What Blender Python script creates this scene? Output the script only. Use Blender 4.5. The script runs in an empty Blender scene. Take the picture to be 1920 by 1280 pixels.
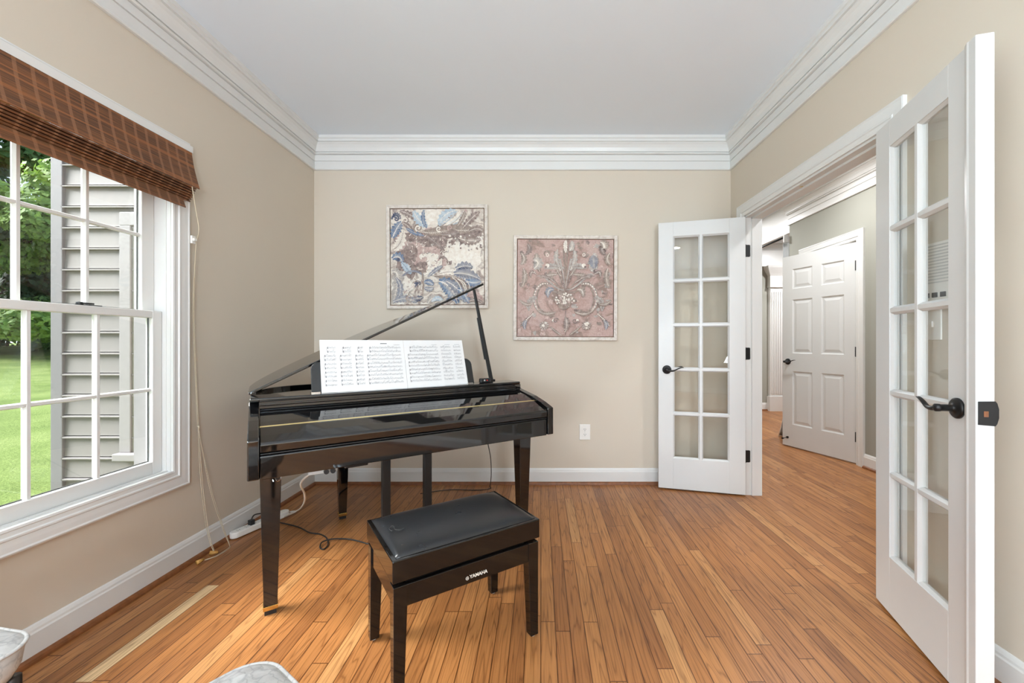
import bpy, bmesh, math, random
from mathutils import Vector, Matrix
R = math.radians
random.seed(7)
SC = bpy.context.scene
COL = SC.collection
F_PX, CAM_H, CX, CY = 770.0, 1.125, 1014.0, 641.0      # focal length in pixels of the 1920x1280 frame, camera height, vanishing point
WL, WR, WB, WREAR = -1.798, 1.506, 3.257, -3.2          # room planes
CEIL = 2.73

# ------------------------------------------------------------------ helpers
def srgb(r, g, b):
    def f(c):
        c /= 255.0
        return c / 12.92 if c <= 0.04045 else ((c + 0.055) / 1.055) ** 2.4
    return (f(r), f(g), f(b), 1.0)

class MB:
    """collects geometry, builds ONE mesh object"""
    def __init__(self): self.bm = bmesh.new(); self.mi = 0
    def verts(self, pts): return [self.bm.verts.new(p) for p in pts]
    def face(self, vs):
        try:
            f = self.bm.faces.new(vs); f.material_index = self.mi; return f
        except ValueError:
            return None
    def poly(self, pts): return self.face(self.verts(pts))
    def box(self, a, b):
        x0, y0, z0 = a; x1, y1, z1 = b
        v = self.verts([(x0,y0,z0),(x1,y0,z0),(x1,y1,z0),(x0,y1,z0),(x0,y0,z1),(x1,y0,z1),(x1,y1,z1),(x0,y1,z1)])
        for q in ((3,2,1,0),(4,5,6,7),(0,1,5,4),(1,2,6,5),(2,3,7,6),(3,0,4,7)): self.face([v[i] for i in q])
        return self
    def prism(self, poly, lo, hi, fn):
        """poly of 2-D points extruded between lo and hi; fn(p, q, h) -> xyz"""
        a = self.verts([fn(p, q, lo) for p, q in poly]); b = self.verts([fn(p, q, hi) for p, q in poly]); n = len(poly)
        self.face(a[::-1]); self.face(b)
        for i in range(n): self.face([a[i], a[(i+1)%n], b[(i+1)%n], b[i]])
        return self
    def loft(self, rings, cap=True, closed=True):
        rs = [self.verts(r) for r in rings]
        n = len(rs[0])
        for k in range(len(rs)-1):
            for i in range(n if closed else n-1):
                self.face([rs[k][i], rs[k][(i+1)%n], rs[k+1][(i+1)%n], rs[k+1][i]])
        if cap and closed: self.face(rs[0][::-1]); self.face(rs[-1])
        return self
    def tube(self, pts, r, n=8, cap=True):
        pts = [Vector(p) for p in pts]; rings = []; up = Vector((0,0,1)); prev = None
        for i, p in enumerate(pts):
            t = (pts[min(i+1,len(pts)-1)] - pts[max(i-1,0)]).normalized()
            if prev is None:
                s = t.cross(up)
                if s.length < 1e-3: s = t.cross(Vector((1,0,0)))
            else: s = prev - t * prev.dot(t)
            s.normalize(); prev = s; w = t.cross(s)
            rr = r[i] if isinstance(r, (list, tuple)) else r
            rings.append([p + s*math.cos(2*math.pi*k/n)*rr + w*math.sin(2*math.pi*k/n)*rr for k in range(n)])
        return self.loft(rings, cap)
    def lathe(self, prof, c, axis='z', n=24):
        """prof: (radius, height) list"""
        rings = []
        for r, h in prof:
            ring = []
            for k in range(n):
                a = 2*math.pi*k/n; p, q = r*math.cos(a), r*math.sin(a)
                if axis == 'z': ring.append((c[0]+p, c[1]+q, c[2]+h))
                elif axis == 'y': ring.append((c[0]+p, c[1]+h, c[2]+q))
                else: ring.append((c[0]+h, c[1]+p, c[2]+q))
            rings.append(ring)
        return self.loft(rings)
    def build(self, name, mat, parent=None, bevel=0, smooth=False, seg=2, angle=35, normals=True):
        if normals: bmesh.ops.recalc_face_normals(self.bm, faces=self.bm.faces)
        me = bpy.data.meshes.new(name); self.bm.to_mesh(me); self.bm.free()
        for m in (mat if isinstance(mat, (list, tuple)) else [mat]): me.materials.append(m)
        if smooth:
            for p in me.polygons: p.use_smooth = True
        o = bpy.data.objects.new(name, me); COL.objects.link(o)
        if parent: o.parent = parent
        if bevel:
            md = o.modifiers.new('edge', 'BEVEL'); md.width = bevel; md.segments = seg; md.limit_method = 'ANGLE'; md.angle_limit = R(angle)
        return o

def tag(o, label=None, cat=None, group=None, kind=None):
    if label: o['label'] = label
    if cat: o['category'] = cat
    if group: o['group'] = group
    if kind: o['kind'] = kind
    return o
def empty(name, loc=(0,0,0), rz=0, **k):
    o = bpy.data.objects.new(name, None); COL.objects.link(o); o.location = loc; o.rotation_euler = (0,0,rz); o.empty_display_size = .1
    return tag(o, **k)
def copy_tree(o, parent=None):
    c = o.copy(); COL.objects.link(c)
    if parent: c.parent = parent
    for ch in list(o.children): copy_tree(ch, c)
    return c
def bez(p0, p1, p2, n):
    out = []
    for i in range(n+1):
        t = i/n; out.append(tuple((1-t)**2*a + 2*t*(1-t)*b + t*t*c for a, b, c in zip(p0, p1, p2)))
    return out
def smoothpath(pts, n=8):
    """Catmull-Rom through the points"""
    P = [Vector(p) for p in pts]; P = [P[0]] + P + [P[-1]]; out = []
    for i in range(1, len(P)-2):
        a, b, c, d = P[i-1], P[i], P[i+1], P[i+2]
        for k in range(n):
            t = k/n
            out.append(0.5*((2*b) + (c-a)*t + (2*a-5*b+4*c-d)*t*t + (3*b-a-3*c+d)*t**3))
    out.append(P[-2]); return out

# ------------------------------------------------------------------ materials
def new_mat(name):
    m = bpy.data.materials.new(name); m.use_nodes = True; nt = m.node_tree; b = nt.nodes['Principled BSDF']; return m, nt, b
def N(nt, kind, **props):
    n = nt.nodes.new(kind)
    for k, v in props.items(): setattr(n, k, v)
    return n
def LK(nt, a, b): nt.links.new(a, b)
def mth(nt, op, a, b=None, c=None):
    n = N(nt, 'ShaderNodeMath', operation=op)
    for i, x in enumerate((a, b, c)):
        if x is None: continue
        if isinstance(x, (int, float)): n.inputs[i].default_value = x
        else: LK(nt, x, n.inputs[i])
    return n.outputs[0]
def mixc(nt, fac, a, b, blend='MIX'):
    n = N(nt, 'ShaderNodeMix', data_type='RGBA', blend_type=blend)
    for i, x in ((0, fac), (6, a), (7, b)):
        if isinstance(x, (int, float)): n.inputs[i].default_value = x
        elif isinstance(x, tuple): n.inputs[i].default_value = x
        else: LK(nt, x, n.inputs[i])
    return n.outputs[2]
def ramp(nt, fac, stops, interp='LINEAR'):
    n = N(nt, 'ShaderNodeValToRGB'); cr = n.color_ramp; cr.interpolation = interp
    while len(cr.elements) < len(stops): cr.elements.new(0.5)
    for e, (p, c) in zip(cr.elements, stops): e.position = p; e.color = c
    LK(nt, fac, n.inputs[0]); return n.outputs[0]
def coords(nt, scale=(1,1,1), kind='Object'):
    tc = N(nt, 'ShaderNodeTexCoord'); mp = N(nt, 'ShaderNodeMapping'); mp.inputs['Scale'].default_value = scale
    LK(nt, tc.outputs[kind], mp.inputs['Vector']); return mp.outputs[0]
def noise(nt, vec, scale=5, detail=3, rough=.5, dist=0):
    n = N(nt, 'ShaderNodeTexNoise'); n.inputs['Scale'].default_value = scale; n.inputs['Detail'].default_value = detail
    n.inputs['Roughness'].default_value = rough; n.inputs['Distortion'].default_value = dist
    if vec is not None: LK(nt, vec, n.inputs['Vector'])
    return n
def bump(nt, b, height, strength=.2, dist=.002):
    n = N(nt, 'ShaderNodeBump'); n.inputs['Strength'].default_value = strength; n.inputs['Distance'].default_value = dist
    LK(nt, height, n.inputs['Height']); LK(nt, n.outputs[0], b.inputs['Normal'])
def simple(name, col, rough=.5, metal=0, spec=.5, coat=0, var=0.03, vscale=30):
    m, nt, b = new_mat(name)
    b.inputs['Roughness'].default_value = rough; b.inputs['Metallic'].default_value = metal
    b.inputs['Specular IOR Level'].default_value = spec; b.inputs['Coat Weight'].default_value = coat
    b.inputs['Coat Roughness'].default_value = .03
    nz = noise(nt, coords(nt), vscale, 2)
    dk = tuple(c*(1-var) for c in col[:3])+(1,); lt = tuple(min(1, c*(1+var)) for c in col[:3])+(1,)
    LK(nt, ramp(nt, nz.outputs[0], [(.3, dk), (.7, lt)]), b.inputs['Base Color'])
    return m
def wall_paint(name, col, bumpy=.06):
    m, nt, b = new_mat(name); b.inputs['Roughness'].default_value = .75; b.inputs['Specular IOR Level'].default_value = .25
    v = coords(nt); n1 = noise(nt, v, 1.2, 2); 
    LK(nt, ramp(nt, n1.outputs[0], [(.25, tuple(c*.985 for c in col[:3])+(1,)), (.75, tuple(min(1,c*1.015) for c in col[:3])+(1,))]), b.inputs['Base Color'])
    n2 = noise(nt, v, 260, 2); bump(nt, b, n2.outputs[0], bumpy, .001)
    return m

M = {}
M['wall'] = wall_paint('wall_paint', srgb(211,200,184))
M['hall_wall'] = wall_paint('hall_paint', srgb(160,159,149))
M['ceiling'] = wall_paint('ceiling_paint', srgb(232,239,246))
M['white'] = simple('white_trim', srgb(224,223,220), .32, var=.01, vscale=6)
M['door_white'] = simple('white_door', srgb(218,218,216), .35, var=.01, vscale=6)
M['black'] = simple('piano_black', (.0035,.0035,.004,1), .05, spec=.85, coat=.15, var=.1)
M['bench_black'] = simple('bench_black', (.006,.005,.0045,1), .06, spec=.45, coat=.1, var=.1)
M['matt_black'] = simple('matt_black', (.012,.013,.014,1), .38, var=.1)
M['bronze'] = simple('oil_rubbed_bronze', (.012,.011,.011,1), .36, metal=.3, var=.2)
M['brass'] = simple('brass', (.62,.42,.14,1), .25, metal=1)
M['gold'] = simple('gold_strip', (.80,.66,.33,1), .3, metal=.9)
M['chrome'] = simple('chrome', (.7,.7,.7,1), .15, metal=1)
M['plastic_white'] = simple('white_plastic', srgb(235,232,226), .4, var=.01)
M['plastic_grey'] = simple('grey_plastic', srgb(196,194,190), .45)
M['dark_slot'] = simple('dark_slot', (.02,.02,.02,1), .6)
M['cable_black'] = simple('black_cable', (.015,.015,.017,1), .45)
M['cable_white'] = simple('white_cable', srgb(222,220,212), .5)
M['cord'] = simple('blind_cord', srgb(205,190,165), .8)
M['tassel'] = simple('wood_tassel', srgb(190,140,70), .5, var=.25, vscale=90)
M['shoe'] = simple('shoe_wood', srgb(126,76,42), .4, var=.2, vscale=40)
M['ext_white'] = simple('exterior_trim', srgb(136,132,134), .5)
M['siding'] = simple('siding_vinyl', srgb(122,117,116), .55, var=.02)
M['corner'] = simple('corner_board', srgb(112,109,113), .5, var=.02)
M['bark'] = simple('bark', (.06,.045,.03,1), .9, var=.4, vscale=8)
M['paper'] = simple('paper', srgb(224,223,222), .7, var=.005)
M['ink'] = simple('ink', (.10,.10,.11,1), .8)
M['ink_pale'] = simple('ink_pale', (.24,.24,.25,1), .8)
M['darkwood'] = simple('dark_wood_leg', (.02,.012,.008,1), .3)
M['logo'] = simple('logo_silver', srgb(225,220,210), .4)
M['red'] = simple('red_dot', srgb(190,50,45), .4)
M['frame'] = None

def glass_mat(name, tint=(1,1,1,1), rough=0.0, k=1.0):
    m, nt, b = new_mat(name); nt.nodes.remove(b)
    out = nt.nodes['Material Output']; ge = N(nt, 'ShaderNodeNewGeometry'); dt = N(nt, 'ShaderNodeVectorMath', operation='DOT_PRODUCT')
    LK(nt, ge.outputs['Normal'], dt.inputs[0]); LK(nt, ge.outputs['Incoming'], dt.inputs[1])
    cs = mth(nt, 'SUBTRACT', 1.0, mth(nt, 'MINIMUM', mth(nt, 'ABSOLUTE', dt.outputs['Value']), 1.0))
    fac = mth(nt, 'MULTIPLY', mth(nt, 'ADD', mth(nt, 'MULTIPLY', mth(nt, 'POWER', cs, 5.0), .96), .04), k)   # Schlick reflectance, same from both sides
    tr = N(nt, 'ShaderNodeBsdfTransparent'); tr.inputs[0].default_value = tint
    gl = N(nt, 'ShaderNodeBsdfGlossy'); gl.inputs['Roughness'].default_value = rough
    mx = N(nt, 'ShaderNodeMixShader'); LK(nt, fac, mx.inputs[0]); LK(nt, tr.outputs[0], mx.inputs[1]); LK(nt, gl.outputs[0], mx.inputs[2])
    LK(nt, mx.outputs[0], out.inputs['Surface']); return m
M['glass'] = glass_mat('window_glass', (.97,.985,.975,1))
M['door_glass'] = glass_mat('door_glass', (.95,.955,.945,1), k=1.0)

def emit_mat(name, col, s):
    m, nt, b = new_mat(name); b.inputs['Emission Color'].default_value = col; b.inputs['Emission Strength'].default_value = s
    return m
M['lamp'] = emit_mat('lamp_lens', (1,.98,.95,1), 14)

# --- oak strip floor
def floor_mat():
    m, nt, b = new_mat('oak_strip_floor')
    tc = N(nt, 'ShaderNodeTexCoord'); sp = N(nt, 'ShaderNodeSeparateXYZ'); LK(nt, tc.outputs['Object'], sp.inputs[0])
    x, y = sp.outputs[0], sp.outputs[1]; W = .0572
    xi = mth(nt, 'FLOOR', mth(nt, 'DIVIDE', x, W)); fx = mth(nt, 'FRACT', mth(nt, 'DIVIDE', x, W))
    wn = N(nt, 'ShaderNodeTexWhiteNoise', noise_dimensions='1D'); LK(nt, xi, wn.inputs['W'])
    wn2 = N(nt, 'ShaderNodeTexWhiteNoise', noise_dimensions='1D'); LK(nt, mth(nt, 'ADD', xi, 37.3), wn2.inputs['W'])
    ln = mth(nt, 'ADD', mth(nt, 'MULTIPLY', wn2.outputs['Value'], .8), .65)     # board length per strip
    yy = mth(nt, 'DIVIDE', mth(nt, 'ADD', y, mth(nt, 'MULTIPLY', wn.outputs['Value'], 7.0)), ln)
    yi = mth(nt, 'FLOOR', yy); fy = mth(nt, 'FRACT', yy)
    idv = N(nt, 'ShaderNodeCombineXYZ'); LK(nt, xi, idv.inputs[0]); LK(nt, yi, idv.inputs[1])
    wb = N(nt, 'ShaderNodeTexWhiteNoise', noise_dimensions='3D'); LK(nt, idv.outputs[0], wb.inputs['Vector'])
    rnd = wb.outputs['Value']
    # grain: long streaks, offset per board
    off = N(nt, 'ShaderNodeVectorMath', operation='MULTIPLY_ADD'); LK(nt, wb.outputs['Color'], off.inputs[0]); off.inputs[1].default_value = (9,9,9)
    LK(nt, tc.outputs['Object'], off.inputs[2])
    mp = N(nt, 'ShaderNodeMapping'); mp.inputs['Scale'].default_value = (95, 1.9, 1); LK(nt, off.outputs[0], mp.inputs[0])
    g1 = noise(nt, mp.outputs[0], 2.2, 5, .62)
    mp2 = N(nt, 'ShaderNodeMapping'); mp2.inputs['Scale'].default_value = (26, 1.5, 1); LK(nt, off.outputs[0], mp2.inputs[0])
    g2 = noise(nt, mp2.outputs[0], .62, 2, .5)
    rings = mth(nt, 'FRACT', mth(nt, 'MULTIPLY', g2.outputs[0], 13.0))       # cathedral figure
    rings = mth(nt, 'ABSOLUTE', mth(nt, 'SUBTRACT', mth(nt, 'MULTIPLY', rings, 2.0), 1.0))
    base = ramp(nt, rnd, [(0, srgb(144,93,52)), (.12, srgb(158,104,59)), (.5, srgb(167,112,64)), (.88, srgb(177,122,72)), (1, srgb(190,139,88))])
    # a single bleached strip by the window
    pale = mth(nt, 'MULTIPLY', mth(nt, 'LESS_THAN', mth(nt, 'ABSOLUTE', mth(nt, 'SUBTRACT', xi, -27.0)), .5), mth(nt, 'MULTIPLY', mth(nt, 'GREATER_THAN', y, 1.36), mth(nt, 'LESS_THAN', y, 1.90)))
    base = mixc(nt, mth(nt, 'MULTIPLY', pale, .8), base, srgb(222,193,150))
    gcol = ramp(nt, g1.outputs[0], [(.28, (.52,.47,.43,1)), (.46, (.93,.92,.91,1)), (.62, (1.03,1.03,1.03,1)), (.8, (1.12,1.10,1.07,1))])
    c = mixc(nt, 1.0, base, gcol, 'MULTIPLY')
    rc = ramp(nt, rings, [(0, (.50,.42,.36,1)), (.22, (.86,.83,.80,1)), (.45, (1.03,1.02,1.0,1)), (1, (1.06,1.05,1.03,1))])
    c = mixc(nt, .75, c, mixc(nt, 1.0, c, rc, 'MULTIPLY'))
    ex = mth(nt, 'MINIMUM', fx, mth(nt, 'SUBTRACT', 1.0, fx))
    ey = mth(nt, 'MULTIPLY', mth(nt, 'MINIMUM', fy, mth(nt, 'SUBTRACT', 1.0, fy)), mth(nt, 'DIVIDE', ln, W))
    e = mth(nt, 'MINIMUM', ex, ey)
    seam = ramp(nt, e, [(0, (.22,.16,.11,1)), (.022, (.4,.32,.26,1)), (.045, (1,1,1,1))])
    c = mixc(nt, 1.0, c, seam, 'MULTIPLY')
    LK(nt, c, b.inputs['Base Color'])
    LK(nt, ramp(nt, g1.outputs[0], [(.3, (.42,)*3+(1,)), (.7, (.30,)*3+(1,))]), b.inputs['Roughness'])
    b.inputs['Specular IOR Level'].default_value = .45
    hsum = mth(nt, 'ADD', mth(nt, 'MULTIPLY', g1.outputs[0], .25), ramp(nt, e, [(0, (0,0,0,1)), (.05, (1,1,1,1))]))
    bump(nt, b, hsum, .25, .0012)
    return m
M['floor'] = floor_mat()

def woven_mat():
    m, nt, b = new_mat('woven_wood_shade'); b.inputs['Roughness'].default_value = .55
    tc = N(nt, 'ShaderNodeTexCoord'); sp = N(nt, 'ShaderNodeSeparateXYZ'); LK(nt, tc.outputs['Object'], sp.inputs[0])
    y, z = sp.outputs[1], sp.outputs[2]
    mp = N(nt, 'ShaderNodeMapping'); mp.inputs['Scale'].default_value = (1, 3, 170); LK(nt, tc.outputs['Object'], mp.inputs[0])
    n1 = noise(nt, mp.outputs[0], 1.6, 3, .6)
    slat = ramp(nt, n1.outputs[0], [(.28, srgb(46,27,17)), (.42, srgb(90,56,32)), (.58, srgb(114,72,40)), (.74, srgb(150,94,50))])
    fy = mth(nt, 'FRACT', mth(nt, 'DIVIDE', y, .051)); dy = mth(nt, 'ABSOLUTE', mth(nt, 'SUBTRACT', fy, .5))
    thread = mth(nt, 'LESS_THAN', dy, .12)
    zz = mth(nt, 'FRACT', mth(nt, 'MULTIPLY', z, 230)); hatch = mth(nt, 'GREATER_THAN', zz, .35)
    c = mixc(nt, mth(nt, 'MULTIPLY', mth(nt, 'MULTIPLY', thread, .62), mth(nt, 'ADD', mth(nt, 'MULTIPLY', hatch, .6), .4)), slat, srgb(158,112,80))
    mp3 = N(nt, 'ShaderNodeMapping'); mp3.inputs['Scale'].default_value = (.4, .4, 62); LK(nt, tc.outputs['Object'], mp3.inputs[0])
    n3 = noise(nt, mp3.outputs[0], 1.0, 2, .5)
    c = mixc(nt, ramp(nt, n3.outputs[0], [(.54, (0,0,0,1)), (.60, (.62,.62,.62,1))]), c, srgb(158,98,54))
    LK(nt, c, b.inputs['Base Color']); bump(nt, b, n1.outputs[0], .5, .002)
    return m
M['woven'] = woven_mat()

def fabric_mat():
    m, nt, b = new_mat('crackle_fabric'); b.inputs['Roughness'].default_value = .85; b.inputs['Specular IOR Level'].default_value = .15
    v = coords(nt, (1,1,1)); nz = noise(nt, v, 9, 4, .6, .4)
    ad = N(nt, 'ShaderNodeVectorMath', operation='MULTIPLY_ADD'); LK(nt, nz.outputs['Color'], ad.inputs[0]); ad.inputs[1].default_value = (.12,.12,.12); LK(nt, v, ad.inputs[2])
    st = N(nt, 'ShaderNodeMapping'); st.inputs['Scale'].default_value = (34, 30, 12); LK(nt, ad.outputs[0], st.inputs[0])
    vo = N(nt, 'ShaderNodeTexVoronoi', feature='DISTANCE_TO_EDGE'); vo.inputs['Scale'].default_value = 1.0; LK(nt, st.outputs[0], vo.inputs['Vector'])
    n2 = noise(nt, v, 25, 4, .6)
    base = ramp(nt, n2.outputs[0], [(.3, srgb(188,186,183)), (.7, srgb(212,210,207))])
    line = ramp(nt, vo.outputs['Distance'], [(0, (.74,.745,.76,1)), (.04, (.88,.885,.89,1)), (.10, (1,1,1,1))])
    c = mixc(nt, 1.0, base, line, 'MULTIPLY'); LK(nt, c, b.inputs['Base Color'])
    wv = noise(nt, v, 420, 2); bump(nt, b, wv.outputs[0], .3, .001)
    return m
M['fabric'] = fabric_mat()

def leather_mat():
    m, nt, b = new_mat('black_leather'); b.inputs['Base Color'].default_value = (.008,.009,.011,1)
    v = coords(nt); n1 = noise(nt, v, 14, 4, .6); LK(nt, ramp(nt, n1.outputs[0], [(.3, (.27,)*3+(1,)), (.7, (.31,)*3+(1,))]), b.inputs['Roughness'])
    vo = N(nt, 'ShaderNodeTexVoronoi'); vo.inputs['Scale'].default_value = 520; LK(nt, v, vo.inputs['Vector'])
    bump(nt, b, vo.outputs['Distance'], .05, .0004); b.inputs['Specular IOR Level'].default_value = .6
    return m
M['leather'] = leather_mat()

def frame_mat():
    m, nt, b = new_mat('whitewashed_wood'); b.inputs['Roughness'].default_value = .6
    n1 = noise(nt, coords(nt, (1,1,1)), 28, 5, .65, .6)
    LK(nt, ramp(nt, n1.outputs[0], [(.32, srgb(196,184,172)), (.5, srgb(220,211,201)), (.7, srgb(232,225,217))]), b.inputs['Base Color'])
    return m
M['frame'] = frame_mat()

def canvas_mat(name, stops, scale=4.5, dist=1.2, fine=.25):
    m, nt, b = new_mat(name); b.inputs['Roughness'].default_value = .7; b.inputs['Specular IOR Level'].default_value = .2
    v = coords(nt); w = noise(nt, v, 3.2, 3, .55)
    ad = N(nt, 'ShaderNodeVectorMath', operation='MULTIPLY_ADD'); LK(nt, w.outputs['Color'], ad.inputs[0]); ad.inputs[1].default_value = (.45,.45,.45); LK(nt, v, ad.inputs[2])
    n1 = noise(nt, ad.outputs[0], scale*2.2, 5, .6, dist)
    c = ramp(nt, n1.outputs[0], stops)
    n2 = noise(nt, v, 90, 4, .7)
    c = mixc(nt, fine, c, ramp(nt, n2.outputs[0], [(.35, (.62,.58,.55,1)), (.65, (1.0,1.0,1.0,1))]), 'MULTIPLY')
    LK(nt, c, b.inputs['Base Color']); return m
M['canvas_blue'] = canvas_mat('cream_canvas', [(.36, srgb(158,142,136)), (.46, srgb(205,192,180)), (.54, srgb(232,223,211)), (.75, srgb(238,230,219))])
M['canvas_pink'] = canvas_mat('pink_canvas', [(.34, srgb(160,140,130)), (.44, srgb(190,162,152)), (.54, srgb(202,174,166)), (.72, srgb(208,184,174))], 3.5, .8, .5)
def pig(name, a, b_, sc=40):
    m, nt, b = new_mat(name); b.inputs['Roughness'].default_value = .7; b.inputs['Specular IOR Level'].default_value = .2
    n = noise(nt, coords(nt), sc, 4, .6, .5); LK(nt, ramp(nt, n.outputs[0], [(.34, a), (.66, b_)]), b.inputs['Base Color']); return m
PIG = [pig('pigment_blue', srgb(88,106,136), srgb(142,156,174)), pig('pigment_slate', srgb(126,127,138), srgb(162,162,168)),
       pig('pigment_brown', srgb(122,106,102), srgb(172,154,146)), pig('pigment_cream', srgb(226,214,200), srgb(242,236,226)),
       pig('pigment_sky', srgb(158,178,194), srgb(208,214,216)), pig('pigment_rose', srgb(176,148,142), srgb(212,190,180)),
       pig('pigment_taupe', srgb(140,124,116), srgb(178,162,150)), pig('pigment_grey', srgb(166,158,152), srgb(196,188,180)),
       pig('pigment_ink', srgb(70,78,102), srgb(110,112,126))]

def grass_mat():
    m, nt, b = new_mat('lawn_grass'); b.inputs['Roughness'].default_value = .9; b.inputs['Specular IOR Level'].default_value = .1
    v = coords(nt); n1 = noise(nt, v, 1.1, 4, .6); n2 = noise(nt, v, 26, 4, .7)
    c = ramp(nt, n1.outputs[0], [(.3, srgb(86,101,53)), (.5, srgb(103,117,65)), (.7, srgb(118,129,79))])
    c = mixc(nt, .6, c, ramp(nt, n2.outputs[0], [(.3, (.62,.68,.5,1)), (.7, (1.2,1.2,1.15,1))]), 'MULTIPLY')
    LK(nt, c, b.inputs['Base Color']); bump(nt, b, n2.outputs[0], .8, .03); return m
M['grass'] = grass_mat()
def leaf_mat(name, a, b_):
    m, nt, b = new_mat(name); n = noise(nt, coords(nt), .9, 3, .6)
    n2 = noise(nt, coords(nt), 14, 2, .6); f = mth(nt, 'ADD', mth(nt, 'MULTIPLY', n.outputs[0], .5), mth(nt, 'MULTIPLY', n2.outputs[0], .5))
    c = ramp(nt, f, [(.35, a), (.65, b_)]); LK(nt, c, b.inputs['Base Color']); b.inputs['Roughness'].default_value = .6
    out = nt.nodes['Material Output']; t = N(nt, 'ShaderNodeBsdfTranslucent'); LK(nt, c, t.inputs[0])
    mx = N(nt, 'ShaderNodeMixShader'); mx.inputs[0].default_value = .4; LK(nt, b.outputs[0], mx.inputs[1]); LK(nt, t.outputs[0], mx.inputs[2]); LK(nt, mx.outputs[0], out.inputs['Surface'])
    return m
LEAF = [leaf_mat('maple_leaf', srgb(80,116,46), srgb(143,170,79)), leaf_mat('oak_leaf', srgb(56,90,42), srgb(96,130,62)), leaf_mat('dark_leaf', srgb(36,62,38), srgb(64,94,52))]

# ------------------------------------------------------------------ room shell
S = 'structure'
TH = .115
tag(MB().box((-1.95, WREAR-.15, -.12), (5.6, 6.9, 0)).build('floor', M['floor']), 'glossy oak strip floor running through the room and into the hall', 'floor', kind=S)
tag(MB().box((-1.95, WREAR-.15, CEIL), (5.6, 6.9, CEIL+.12)).build('ceiling', M['ceiling']), 'plain pale grey-white ceiling above the piano room', 'ceiling', kind=S)

# left wall with the window opening, and a second opening behind the camera
LT = .155
WIN = (0.96, 1.995, .493, 2.045)     # y0, y1, z0, z1 inner opening
WIN2 = (-2.3, -.35, .493, 2.045)
w = MB(); x0, x1 = WL-LT, WL
for ya, yb, za, zb in ((WREAR-.15, WB+TH, 0, .493), (WREAR-.15, WB+TH, 2.045, CEIL), (WREAR-.15, WIN2[0], .493, 2.045), (WIN2[1], WIN[0], .493, 2.045), (WIN[1], WB+TH, .493, 2.045)):
    w.box((x0, ya, za), (x1, yb, zb))
tag(w.build('wall_left', M['wall']), 'beige wall on the left holding the sash window', 'wall', kind=S)
tag(MB().box((WL, WB, 0), (WR+TH, WB+TH, CEIL)).build('wall_back', M['wall']), 'beige end wall where the two framed pictures hang', 'wall', kind=S)
OP = (1.778, 3.032, 2.052)              # double door opening in the right wall
w = MB()
w.box((WR, WREAR-.15, 0), (WR+TH, OP[0], CEIL)); w.box((WR, OP[1], 0), (WR+TH, WB, CEIL)); w.box((WR, OP[0], OP[2]), (WR+TH, OP[1], CEIL))
tag(w.build('wall_right', M['wall']), 'beige wall on the right with the open double doorway', 'wall', kind=S)
w = MB(); RW = (-1.74, -.55, .35, 2.25); RW_FILL = (.93, 1.45, .35, 2.25)  # right-hand opening is added only to let fill light onto left wall and ceiling
for a, b in ((WL, RW[0]), (RW[1], RW_FILL[0]), (RW_FILL[1], WR)): w.box((a, WREAR-.15, 0), (b, WREAR, CEIL))
for q in (RW, RW_FILL): w.box((q[0], WREAR-.15, 0), (q[1], WREAR, q[2])); w.box((q[0], WREAR-.15, q[3]), (q[1], WREAR, CEIL))
tag(w.build('wall_rear', M['wall']), 'beige wall behind the viewer with a window and an added fill light opening', 'wall', kind=S)
# hall and far room
HX, HE = 2.90, 4.79
FD = (3.752, 4.51, 2.07)            # six panel doorway in the hall wall
w = MB()
w.box((HX, WREAR, 0), (HX+TH, FD[0], CEIL)); w.box((HX, FD[1], 0), (HX+TH, HE, CEIL)); w.box((HX, FD[0], FD[2]), (HX+TH, FD[1], CEIL))
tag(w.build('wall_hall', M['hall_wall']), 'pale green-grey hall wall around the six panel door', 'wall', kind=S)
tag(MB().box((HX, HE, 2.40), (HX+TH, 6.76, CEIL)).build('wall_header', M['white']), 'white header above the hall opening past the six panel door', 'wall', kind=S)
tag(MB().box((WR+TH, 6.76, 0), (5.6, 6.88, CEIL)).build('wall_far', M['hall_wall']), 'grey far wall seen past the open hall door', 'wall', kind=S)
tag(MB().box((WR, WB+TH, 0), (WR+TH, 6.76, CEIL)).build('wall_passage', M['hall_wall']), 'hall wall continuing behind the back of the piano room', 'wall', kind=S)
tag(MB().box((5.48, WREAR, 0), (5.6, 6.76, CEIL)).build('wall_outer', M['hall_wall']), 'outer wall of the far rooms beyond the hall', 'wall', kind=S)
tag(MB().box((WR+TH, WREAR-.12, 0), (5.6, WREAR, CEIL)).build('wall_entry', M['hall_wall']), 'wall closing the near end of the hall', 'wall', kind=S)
tag(MB().box((HX+TH, 3.45, 0), (5.48, 3.55, CEIL)).build('wall_closet', M['hall_wall']), 'partition wall behind the six panel door', 'wall', kind=S)

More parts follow.
